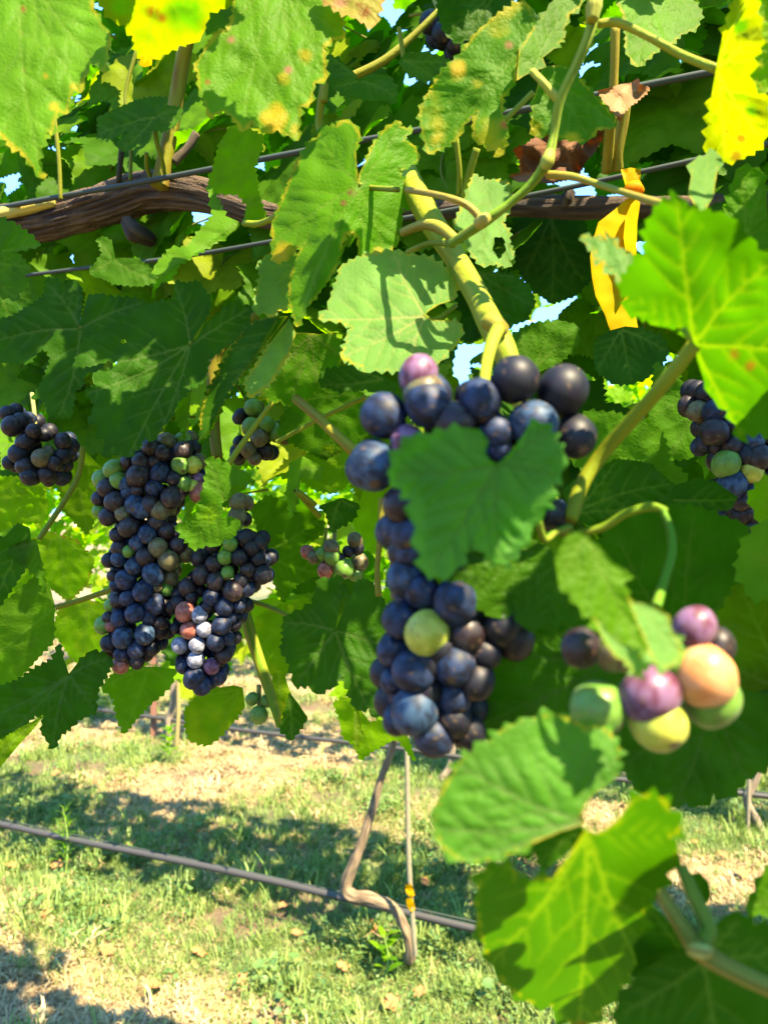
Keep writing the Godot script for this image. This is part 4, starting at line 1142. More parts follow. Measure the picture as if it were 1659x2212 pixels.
	leaf(L, [-50, 600, 20, 590, 60, 610, 70, 650, 30, 690, -50, 680], [-20, 600], [[66, 650], [25, 688]], 0.75, 0.1, 0.0, {"c": DARK})
	# leaves of the middle depth that glow with the light behind them
	leaf(L, [243, 523, 250, 557, 294, 557, 324, 577, 341, 608, 304, 618, 250, 614, 220, 601, 203, 597, 194, 584, 210, 564, 222, 545, 211, 516, 228, 512], [244, 560], [[335, 608], [197, 588], [215, 518]], 0.80, 0.1, -0.2, {"c": DARK.lerp(MID, 0.4)})
	leaf(L, [-30, 1030, 30, 1030, 90, 1045, 105, 1090, 95, 1130, 40, 1128, 0, 1150, -30, 1175], [-25, 1060], [[95, 1050], [90, 1128], [-10, 1160]], 0.84, 0.1, 0.5, {"c": LIME, "side": -1.0})
	leaf(L, [150, 985, 185, 975, 215, 1005, 232, 1060, 215, 1105, 190, 1155, 160, 1125, 135, 1100, 128, 1040], [172, 980], [[190, 1150], [228, 1060], [132, 1060]], 0.80, 0.1, 0.5, {"c": LIME * 0.75, "side": -1.0})
	leaf(L, [540, 1095, 580, 1072, 625, 1085, 700, 1108, 700, 1150, 662, 1180, 688, 1240, 640, 1262, 612, 1302, 590, 1255, 572, 1200, 560, 1150], [572, 1195], [[700, 1112], [685, 1238], [545, 1095], [612, 1298]], 0.73, 0.1, 0.5, {"c": Color(0.072, 0.180, 0.004), "side": -1.0})
	leaf(L, [640, 868, 700, 838, 760, 835, 800, 860, 812, 910, 770, 965, 700, 992, 645, 965, 600, 935, 612, 895], [770, 855], [[605, 935], [700, 988], [645, 870]], 0.72, 0.1, 0.4, {"c": MID * 0.95, "side": -1.0})
	leaf(L, [660, 985, 720, 960, 768, 985, 760, 1040, 720, 1065, 680, 1058, 640, 1030], [755, 975], [[645, 1030], [700, 1060]], 0.74, 0.1, 0.5, {"c": LIME * 0.8, "side": -1.0})
	leaf(L, [625, 1000, 655, 985, 700, 1010, 690, 1040, 650, 1030, 645, 1075, 628, 1120, 618, 1060], [650, 1010], [[628, 1115], [698, 1015]], 0.66, 0.2, -0.2, {"c": FRESH})
	leaf(L, [740, 1075, 775, 1088, 765, 1120, 740, 1135, 715, 1150, 705, 1110, 690, 1092], [735, 1080], [[768, 1095], [716, 1146]], 0.64, 0.1, 0.1, {"c": DARK, "shade": 1})
	leaf(L, [700, 800, 760, 790, 820, 805, 860, 830, 850, 850, 790, 840, 730, 845, 690, 830], [830, 820], [[695, 832], [765, 792]], 0.60, 0.1, -0.3, {"c": DARK, "shade": 1})
	leaf(L, [600, 1310, 660, 1290, 690, 1330, 640, 1350, 615, 1400, 640, 1440, 600, 1470, 560, 1430, 545, 1370, 560, 1330], [560, 1400], [[650, 1300], [635, 1438]], 0.78, 0.1, 0.5, {"c": LIME * 0.8, "side": -1.0, "mottle": 0.3})

func right_canopy_leaves() -> void:
	var R: Node3D = vines[1]
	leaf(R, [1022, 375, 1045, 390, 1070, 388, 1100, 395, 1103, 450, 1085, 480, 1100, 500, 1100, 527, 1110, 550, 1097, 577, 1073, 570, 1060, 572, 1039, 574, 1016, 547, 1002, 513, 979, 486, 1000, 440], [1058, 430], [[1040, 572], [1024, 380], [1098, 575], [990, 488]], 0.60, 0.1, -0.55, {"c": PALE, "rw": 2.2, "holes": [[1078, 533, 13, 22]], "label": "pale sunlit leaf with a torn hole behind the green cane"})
	leaf(R, [1030, 583, 1070, 588, 1110, 593, 1145, 620, 1155, 658, 1135, 693, 1110, 700, 1090, 708, 1060, 685, 1045, 658], [1032, 590], [[1150, 660], [1092, 704], [1112, 598]], 0.63, 0.1, -0.1, {"c": DARK, "rib": Color(0.09, 0.15, 0.04), "shade": 0.07})
	leaf(R, [1105, 728, 1130, 708, 1155, 698, 1210, 693, 1245, 703, 1250, 738, 1215, 778, 1185, 795, 1155, 808, 1110, 790], [1150, 800], [[1240, 710], [1120, 725], [1200, 695]], 0.60, 0.1, 0.1, {"c": MID * 0.95, "side": -1.0})
	leaf(R, [1285, 743, 1300, 725, 1320, 713, 1350, 705, 1380, 708, 1430, 728, 1445, 758, 1425, 793, 1395, 818, 1360, 830, 1335, 830, 1315, 823, 1290, 803, 1283, 775], [1340, 712], [[1290, 800], [1365, 826], [1440, 760]], 0.62, 0.0, -0.2, {"c": DARK, "shade": 0.06})
	leaf(R, [1500, 843, 1455, 810, 1415, 783, 1408, 840, 1400, 893, 1420, 945, 1440, 993, 1490, 990, 1530, 943, 1545, 890], [1510, 850], [[1420, 790], [1405, 900], [1450, 985]], 0.60, 0.1, 0.15, {"c": MID * 1.1, "side": -1.0})
	leaf(R, [1110, 470, 1180, 465, 1260, 470, 1275, 530, 1280, 600, 1240, 640, 1190, 655, 1140, 620, 1110, 560], [1190, 470], [[1260, 610], [1130, 600], [1190, 650]], 0.78, 0.0, -0.1, {"c": DARK, "shade": 0.1})
	leaf(R, [1270, 888, 1330, 893, 1380, 905, 1425, 928, 1438, 960, 1445, 993, 1485, 1033, 1470, 1060, 1380, 1030, 1300, 1010, 1240, 1010, 1220, 960, 1240, 920], [1260, 1020], [[1330, 895], [1430, 935], [1480, 1035]], 0.52, 0.0, 0.2, {"c": MID * 1.1, "side": -1.0})
	leaf(R, [1215, 1060, 1250, 1030, 1330, 993, 1370, 995, 1405, 1003, 1455, 1048, 1440, 1080, 1380, 1098, 1330, 1125, 1280, 1140, 1235, 1120], [1235, 1110], [[1450, 1045], [1330, 995], [1380, 1098]], 0.38, 0.1, -0.2, {"c": DARK, "teeth": 0.4, "shade": 0.05})
	leaf(R, [1455, 1048, 1500, 1035, 1545, 1042, 1592, 1075, 1575, 1100, 1520, 1108, 1460, 1105, 1440, 1085], [1450, 1080], [[1588, 1078]], 0.37, 0.1, -0.2, {"c": DARK, "teeth": 0.4, "shade": 0.05})
	# the big dark leaves behind the mixed bunch
	leaf(R, [1310, 1130, 1400, 1090, 1500, 1095, 1600, 1130, 1650, 1190, 1650, 1300, 1610, 1380, 1540, 1440, 1420, 1430, 1330, 1380, 1280, 1280, 1290, 1190], [1480, 1400], [[1500, 1100], [1330, 1150], [1640, 1220], [1290, 1290]], 0.36, 0.0, 0.15, {"c": DARK * 1.1, "side": -1.0, "sp": 7.0, "rib": Color(0.09, 0.17, 0.03), "shade": 0.10})
	leaf(R, [1595, 1262, 1640, 1280, 1720, 1330, 1730, 1480, 1650, 1500, 1580, 1480, 1540, 1420, 1545, 1340], [1700, 1490], [[1598, 1268], [1550, 1420]], 0.33, 0.1, 0.3, {"c": LIME * 0.5, "side": -1.0, "sp": 7.0, "shade": 0.05})
	leaf(R, [1640, 1130, 1600, 1180, 1590, 1230, 1620, 1290, 1700, 1300, 1740, 1200, 1700, 1130], [1720, 1220], [[1600, 1200]], 0.31, 0.1, -0.3, {"c": FRESH, "sp": 8.0})
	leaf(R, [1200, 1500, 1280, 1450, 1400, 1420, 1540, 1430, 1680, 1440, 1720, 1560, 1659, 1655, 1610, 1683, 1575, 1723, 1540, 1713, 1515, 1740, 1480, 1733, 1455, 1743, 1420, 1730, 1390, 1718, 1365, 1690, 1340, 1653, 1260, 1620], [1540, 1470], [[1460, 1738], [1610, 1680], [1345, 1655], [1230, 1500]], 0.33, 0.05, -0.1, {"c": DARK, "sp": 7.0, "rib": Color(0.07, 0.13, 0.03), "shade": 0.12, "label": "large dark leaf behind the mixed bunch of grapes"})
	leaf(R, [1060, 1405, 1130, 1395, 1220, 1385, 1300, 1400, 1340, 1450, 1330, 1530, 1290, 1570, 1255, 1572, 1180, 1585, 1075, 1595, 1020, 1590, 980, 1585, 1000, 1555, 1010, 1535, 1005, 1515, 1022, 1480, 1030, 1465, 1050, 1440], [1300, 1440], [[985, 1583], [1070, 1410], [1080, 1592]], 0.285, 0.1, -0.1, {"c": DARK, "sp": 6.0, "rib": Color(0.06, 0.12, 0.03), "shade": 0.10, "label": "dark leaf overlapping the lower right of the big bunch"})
	leaf(R, [970, 1250, 1000, 1200, 1080, 1170, 1150, 1165, 1190, 1185, 1215, 1240, 1265, 1330, 1220, 1345, 1180, 1345, 1130, 1355, 1110, 1325, 1070, 1335, 1045, 1320, 1025, 1300, 1000, 1280], [1200, 1190], [[1075, 1333], [980, 1255], [1180, 1343], [1260, 1328]], 0.262, 0.1, -0.15, {"c": DARK.lerp(MID, 0.35), "sp": 6.0, "shade": 0.07})
	leaf(R, [1200, 1330, 1265, 1330, 1300, 1380, 1290, 1420, 1230, 1400, 1160, 1410, 1100, 1395, 1130, 1355], [1280, 1350], [[1110, 1395], [1220, 1400]], 0.30, 0.1, -0.1, {"c": DARK, "sp": 7.0, "shade": 0.06})

func front_leaves() -> void:
	var R: Node3D = vines[1]
	leaf(R, [1074, 1003, 1090, 990, 1110, 968, 1135, 933, 1170, 915, 1190, 933, 1202, 955, 1215, 973, 1210, 1023, 1195, 1045, 1188, 1085, 1180, 1100, 1150, 1140, 1125, 1185, 1100, 1205, 1080, 1218, 1062, 1205, 1050, 1195, 1022, 1165, 1005, 1195, 990, 1225, 940, 1245, 920, 1240, 910, 1200, 897, 1140, 890, 1080, 868, 1058, 842, 1033, 845, 1008, 862, 970, 885, 943, 930, 938, 962, 930, 995, 923, 1035, 928, 1055, 953, 1048, 978, 1058, 994], [1074, 1005], [[925, 1238], [848, 1020], [1080, 1212], [1185, 925], [1205, 1030], [1000, 928]], 0.205, 0.1, -0.3, {"relief": 2.0, "wave": 1.8, "c": Color(0.085, 0.255, 0.034), "sp": 6.0, "curl": 0.6, "rib": Color(0.09, 0.19, 0.04), "shade": 0.07, "label": "blurred heart-shaped leaf in front of the big bunch"})
	leaf(R, [1225, 1155, 1248, 1150, 1270, 1155, 1300, 1185, 1320, 1215, 1350, 1230, 1345, 1260, 1355, 1295, 1380, 1365, 1400, 1430, 1385, 1420, 1355, 1430, 1330, 1400, 1295, 1365, 1282, 1330, 1250, 1310, 1230, 1285, 1205, 1255, 1197, 1200], [1262, 1158], [[1395, 1425], [1205, 1250], [1345, 1235]], 0.194, 0.1, -0.25, {"c": FRESH * 0.85, "sp": 6.0, "label": "small blurred green leaf hanging over the mixed bunch"})
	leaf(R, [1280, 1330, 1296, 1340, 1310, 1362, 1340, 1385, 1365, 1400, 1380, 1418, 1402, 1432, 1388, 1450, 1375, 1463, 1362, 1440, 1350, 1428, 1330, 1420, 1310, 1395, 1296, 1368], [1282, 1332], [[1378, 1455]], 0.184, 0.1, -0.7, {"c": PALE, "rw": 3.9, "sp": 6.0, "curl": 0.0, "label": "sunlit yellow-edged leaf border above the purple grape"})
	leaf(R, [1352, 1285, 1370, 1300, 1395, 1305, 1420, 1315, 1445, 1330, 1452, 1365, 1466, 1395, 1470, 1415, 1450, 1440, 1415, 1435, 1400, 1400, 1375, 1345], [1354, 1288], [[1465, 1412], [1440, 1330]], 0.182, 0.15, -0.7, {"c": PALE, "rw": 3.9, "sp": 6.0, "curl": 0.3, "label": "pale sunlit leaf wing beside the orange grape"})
	# the lowest pair
	leaf(R, [1265, 1778, 1258, 1762, 1260, 1748, 1270, 1730, 1280, 1718, 1310, 1698, 1340, 1673, 1335, 1638, 1337, 1615, 1322, 1590, 1295, 1568, 1265, 1575, 1245, 1560, 1200, 1543, 1155, 1550, 1110, 1565, 1080, 1580, 1060, 1600, 1020, 1628, 995, 1643, 980, 1668, 950, 1718, 937, 1788, 955, 1828, 1000, 1860, 1055, 1858, 1100, 1843, 1150, 1822, 1205, 1798, 1250, 1782], [1262, 1775], [[990, 1650], [945, 1790], [1200, 1548], [1330, 1610], [1010, 1855]], 0.185, 0.05, -0.45, {"c": Color(0.085, 0.235, 0.022), "spots": [[1258, 1768, 9, RUST]], "sp": 7.0, "curl": 1.2, "relief": 1.1, "rw": 1.8, "rib": Color(0.14, 0.22, 0.06), "label": "blurred front leaf turned up to the sun, upper half of the lowest pair"})
	leaf(R, [1095, 1845, 1150, 1823, 1205, 1798, 1255, 1783, 1268, 1798, 1230, 1840, 1180, 1880, 1165, 1872, 1152, 1835, 1142, 1860, 1130, 1848], [1262, 1785], [[1160, 1868]], 0.19, 0.0, 0.2, {"c": DARK, "sp": 7.0, "teeth": 0.4, "shade": 0.04})
	leaf(R, [1265, 1790, 1230, 1845, 1190, 1898, 1150, 1900, 1110, 1903, 1110, 1878, 1080, 1868, 1045, 1878, 1032, 1918, 1030, 1978, 1045, 2038, 1065, 2088, 1100, 2133, 1140, 2163, 1190, 2173, 1230, 2208, 1250, 2230, 1270, 2211, 1300, 2178, 1345, 2128, 1360, 2105, 1385, 2098, 1385, 2028, 1390, 1968, 1388, 1940, 1420, 1923, 1440, 1888, 1465, 1838, 1445, 1808, 1470, 1788, 1445, 1748, 1425, 1723, 1390, 1718, 1360, 1733, 1335, 1768, 1305, 1793, 1285, 1800], [1268, 1792], [[1250, 2215], [1060, 2080], [1380, 2090], [1450, 1800], [1040, 1890]], 0.18, 0.0, 0.85, {"relief": 0.35, "wave": 0.5, "c": Color(0.072, 0.180, 0.004), "side": -1.0, "sp": 9.0, "curl": -1.0, "rw": 2.0, "rib": Color(0.24, 0.32, 0.03), "spots": [[1255, 2215, 14, RUST]], "label": "blurred backlit front leaf, lower half of the lowest pair"})
	leaf(R, [1330, 2178, 1360, 2130, 1395, 2090, 1440, 2060, 1500, 2045, 1530, 2023, 1545, 1998, 1565, 1978, 1605, 1978, 1630, 1998, 1700, 2020, 1760, 2150, 1740, 2330, 1560, 2380, 1400, 2330, 1340, 2250], [1520, 2080], [[1340, 2190], [1600, 1985], [1560, 2350], [1700, 2060]], 0.215, 0.0, -0.15, {"c": DARK, "sp": 9.0, "shade": 0.12, "label": "dark leaf filling the bottom right corner"})
	leaf(R, [1390, 1935, 1430, 1975, 1460, 2010, 1485, 2038, 1470, 2090, 1440, 2140, 1395, 2140, 1375, 2080, 1385, 2020], [1470, 2050], [[1395, 1945], [1390, 2130]], 0.225, 0.0, 0.0, {"c": DARK * 0.9, "sp": 8.0, "shade": 0.07})
	leaf(R, [1480, 1890, 1510, 1885, 1530, 1905, 1535, 1935, 1520, 1960, 1495, 1955], [1490, 1950], [[1515, 1890]], 0.26, 0.0, 0.0, {"c": DARK, "teeth": 0.0, "shade": 0.04})
	leaf(R, [1610, 1960, 1630, 1925, 1645, 1890, 1670, 1870, 1740, 1880, 1740, 1980, 1670, 1990, 1640, 1975], [1720, 1940], [[1615, 1958]], 0.25, 0.1, -0.2, {"c": MID, "sp": 8.0})
	leaf(R, [1615, 1075, 1640, 1040, 1660, 1030, 1740, 1060, 1740, 1180, 1660, 1170, 1640, 1130], [1720, 1120], [[1620, 1075], [1650, 1160]], 0.36, 0.1, 0.3, {"c": LIME, "sp": 7.0})


# ---------------------------------------------------------------- the deeper leaves of the near row
func deep_canopy() -> void:
	var mats: Array = [M.kinds[0], M.kinds[2], M.kinds[1], M.kinds[3], M.kinds[3], M.kinds[4], M.kinds[4], M.kinds[5], M.kinds[5], M.kinds[6]]
	var low := [[-400, 1430], [0, 1440], [200, 1450], [420, 1480], [600, 1470], [840, 1470], [1000, 1450], [1660, 1600], [2100, 1700]]
	var gaps := [[1300, 850, 36], [225, 30, 10], [872, 82, 8], [1230, 415, 34], [25, 395, 16], [130, 1180, 70], [180, 1300, 60], [230, 1140, 40], [590, 1270, 30], [590, 1060, 20], [700, 1120, 45], [775, 1140, 50], [1012, 800, 18], [1395, 560, 22], [210, 1110, 30], [330, 1470, 50], [560, 1370, 40], [1210, 690, 14], [640, 1180, 30]]
	var tries := 0
	var where: Array = []
	while where.size() < 800 and tries < 40000:
		tries += 1
		var x := rng.randf_range(-320, 1950)
		var back := 0.05 + 0.36 * pow(rng.randf(), 1.6)
		if where.size() > 690:
			x = rng.randf_range(-200, 900)
			back = rng.randf_range(0.3, 0.5)
		var z := depth_on_row(x, D0 + back)
		var y := rng.randf_range(-230, 1500) if where.size() <= 690 else rng.randf_range(-230, 800)
		if y > 850.0 and rng.randf() < 0.5: continue
		var limit := 1450.0
		for i in low.size() - 1:
			if x >= low[i][0] and x < low[i + 1][0]: limit = lerpf(low[i][1], low[i + 1][1], (x - low[i][0]) / (low[i + 1][0] - low[i][0]))
		var size := rng.randf_range(0.062, 0.100)
		var r := size * F / z
		if y > limit - r * 0.9: continue
		# openings through which the sky or the sunlit rows beyond show
		var open := false
		for g in gaps:
			if Vector2(x, y + r * 0.25).distance_to(Vector2(g[0], g[1])) < g[2] + r * 0.5: open = true
		if open: continue
		var p := at(x, y, z)
		var crowded := false
		for q in where:
			if q[0].distance_squared_to(p) < 0.0016: crowded = true
		for q in lit:
			if q.z < -0.5 and off_ray(p, q) < size * 0.75: crowded = true
		if crowded: continue
		var front := back < 0.3
		var face := Vector3(-0.39, 0, 0.92) * (1.0 if front else -0.7)
		var n := (face * rng.randf_range(0.3, 1.1) + Vector3(rng.randf_range(-0.5, 0.6), rng.randf_range(0.2, 1.0), rng.randf_range(-0.3, 0.3))).normalized()
		var dir := face * 0.35 + Vector3(rng.randf_range(-0.7, 0.7), -1.0, rng.randf_range(-0.3, 0.3))
		var seen := z if x > -150 and x < 1800 and y > -200 else z + 9.0
		where.append([p, n, dir, size, seen, x < 900])
	where.sort_custom(func(a, b): return a[4] < b[4])
	for k in 2:
		var rest: Array = []
		var made := 0
		for q in where:
			if q[5] != (k == 0): continue
			if made < 165 and q[4] < 9.0:
				plain_leaf(vines[k], q[0], q[1], q[2], q[3], mats[rng.randi() % mats.size()])
				made += 1
			else:
				rest.append(q)
		var mm := MultiMesh.new()
		mm.transform_format = MultiMesh.TRANSFORM_3D
		mm.use_colors = true
		mm.mesh = leaf_kinds[1 + k * 2]
		mm.instance_count = rest.size()
		for i in rest.size():
			var q: Array = rest[i]
			var y: Vector3 = (q[2] - q[1] * q[2].dot(q[1])).normalized()
			mm.set_instance_transform(i, Transform3D(Basis(y.cross(q[1]), y, q[1]) * q[3], q[0] - base_of(vines[k])))
			mm.set_instance_color(i, DARK.lerp(FRESH, rng.randf()))
		var mi := MultiMeshInstance3D.new()
		mi.name = "foliage"
		mi.multimesh = mm
		mi.material_override = M.leaf
		vines[k].add_child(mi)
		mi.set_meta("kind", "stuff")

# unseen leaves added out of frame to cast shade on chosen spots
func overhead_blockers() -> void:
	var spots := [[300, 800, 0.58], [400, 880, 0.58], [360, 700, 0.58], [470, 740, 0.58], [330, 930, 0.58], [250, 780, 0.58], [470, 690, 0.58], [320, 1010, 0.58], [240, 1080, 0.58], [400, 1080, 0.58], [300, 1180, 0.58], [260, 1290, 0.58], [340, 1390, 0.58], [450, 1230, 0.58], [540, 1180, 0.58], [500, 1280, 0.58], [490, 1420, 0.58], [100, 950, 0.7], [60, 720, 0.67], [30, 800, 0.67], [150, 850, 0.67], [200, 640, 0.67], [480, 850, 0.575], [550, 730, 0.575],
		[1112, 800, 0.26], [1214, 830, 0.26], [1020, 860, 0.26], [920, 870, 0.26], [830, 890, 0.26], [806, 1000, 0.26], [1240, 940, 0.26], [1150, 900, 0.26], [900, 960, 0.2], [1000, 960, 0.2], [1130, 960, 0.2], [900, 1050, 0.2], [1000, 1060, 0.2], [1120, 1080, 0.2], [950, 1180, 0.2], [1060, 1180, 0.2], [870, 1130, 0.26], [880, 1250, 0.26], [985, 1290, 0.26], [860, 1380, 0.26], [920, 1368, 0.26], [900, 1450, 0.26], [895, 1540, 0.26], [970, 1520, 0.26], [1080, 1350, 0.27], [1250, 1400, 0.2], [1290, 1530, 0.2], 
		[1560, 900, 0.5], [1590, 1030, 0.5], [1550, 960, 0.5], [1420, 250, 0.7], [1330, 770, 0.6], [1390, 780, 0.6], [1090, 640, 0.62], [1180, 760, 0.6], [1350, 950, 0.5], [1300, 960, 0.5], [1330, 1060, 0.38], [1400, 1040, 0.38], [1510, 1080, 0.37], [1400, 1170, 0.35], [1500, 1200, 0.35], [1600, 1250, 0.34], [1450, 1300, 0.35], [1350, 1280, 0.35], [1600, 1400, 0.33], [1640, 1350, 0.33], [1300, 1480, 0.33], [1450, 1620, 0.33], [1560, 1600, 0.33], [1620, 1560, 0.33], [1400, 1680, 0.33], [1120, 1450, 0.28], [1200, 1500, 0.28], [1060, 1530, 0.28], [1250, 1450, 0.28], [1100, 1250, 0.26], [1180, 1300, 0.26], [1240, 1330, 0.26], [1500, 2100, 0.21], [1420, 2150, 0.21], [1600, 2080, 0.21], [1420, 2020, 0.22], [1000, 40, 0.6], [1300, 220, 0.44], [1230, 200, 0.44], [725, 1360, 0.5], [680, 1430, 0.5], [780, 1450, 0.5], [760, 1300, 0.5], [100, 1460, 0.58], [180, 1480, 0.58], [110, 1550, 0.58], [30, 1520, 0.58], [20, 560, 0.55], [520, 350, 0.65], [520, 420, 0.65], [800, 190, 0.55], [100, 130, 0.4], [330, 100, 0.8], [290, 270, 0.8], [1300, 2080, 0.18], [1330, 2000, 0.18], [1280, 2020, 0.18]]
	for p in dark:
		var open := false
		for q in lit:
			if off_ray(p + SUN * 0.02, q) < 0.016: open = true
		if not open: shade(vines[0] if p.x < -0.05 else vines[1], p, rng.randf_range(0.045, 0.07) if p.z < -0.4 else rng.randf_range(0.03, 0.045))
	for q in spots:
		shade(vines[0] if q[0] < 700 else vines[1], at(q[0], q[1], q[2]), rng.randf_range(0.05, 0.075) if q[2] > 0.4 else rng.randf_range(0.036, 0.05))

func sunlit_spots() -> void:
	for q in [[60, 60, 0.4], [40, 200, 0.4], [140, 190, 0.4], [80, 290, 0.4], [30, 260, 0.4], [210, 100, 0.4], [330, 60, 0.458], [400, 40, 0.454], [300, 100, 0.465], [470, 150, 0.428], [520, 200, 0.427], [590, 240, 0.423], [640, 260, 0.423], [560, 60, 0.45], [690, 340, 0.522], [650, 450, 0.5], [640, 560, 0.499], [820, 420, 0.5], [740, 320, 0.5], [850, 330, 0.517], [800, 600, 0.42], [900, 590, 0.452], [780, 690, 0.42], [880, 720, 0.42], [950, 620, 0.446], [830, 770, 0.42], [590, 620, 0.531], [1000, 560, 0.45], [1050, 690, 0.4], [1060, 750, 0.35], [1000, 120, 0.42], [960, 230, 0.42], [1060, 180, 0.42], [1050, 290, 0.42], [1080, 60, 0.42], [1180, 70, 0.4], [1220, 40, 0.416], [1420, 100, 0.54], [1460, 60, 0.521], [1590, 120, 0.33], [1580, 250, 0.33], [1620, 280, 0.347], [1240, 150, 0.363], [1190, 310, 0.37], [1450, 110, 0.35], [1480, 560, 0.228], [1430, 520, 0.225], [1600, 650, 0.238], [1550, 800, 0.25], [1640, 800, 0.256], [1450, 640, 0.237], [1310, 550, 0.24], [1370, 600, 0.24], [1515, 400, 0.312], [1050, 450, 0.6], [1040, 540, 0.57], [430, 1350, 0.57], [420, 1400, 0.579], [410, 1310, 0.58], [440, 1440, 0.588], [245, 850, 0.57], [290, 820, 0.57], [115, 745, 0.66], [585, 790, 0.547], [560, 830, 0.539], [360, 1010, 0.587], [290, 1260, 0.59], [1000, 1420, 0.255], [903, 808, 0.26], [890, 800, 0.26], [1080, 1620, 0.185], [1160, 1600, 0.185], [1260, 1620, 0.185], [1030, 1690, 0.185], [1150, 1720, 0.185], [1280, 1680, 0.185], [1150, 1980, 0.227], [1100, 2050, 0.18], [1200, 1950, 0.218], [1380, 1820, 0.18], [1210, 2100, 0.18], [1510, 1340, 0.2], [1540, 1430, 0.2], [1500, 1440, 0.2], [1420, 1480, 0.2], [1450, 1570, 0.2], [1560, 1520, 0.193], [1350, 1410, 0.19], [1430, 1360, 0.19], [1440, 1410, 0.19], [470, 520, 0.63], [420, 530, 0.63], [1340, 210, 0.6], [450, 1110, 0.53], [300, 1500, 0.666], [60, 1080, 0.79], [180, 1060, 0.81], [620, 1150, 0.74], [600, 1220, 0.74], [700, 1010, 0.75], [610, 1380, 0.79], [190, 1360, 0.79], [60, 1380, 0.67], [310, 1520, 0.67], [460, 1550, 0.69], [800, 1560, 0.75], [1400, 980, 0.53], [1330, 930, 0.52], [1460, 880, 0.6], [1190, 740, 0.6], [700, 900, 0.73], [1340, 470, 0.645], [1310, 600, 0.65], [1340, 690, 0.645], [1240, 1200, 0.205], [1290, 1280, 0.205], [1340, 1350, 0.205]]:
		lit.append(at(q[0], q[1], q[2]))


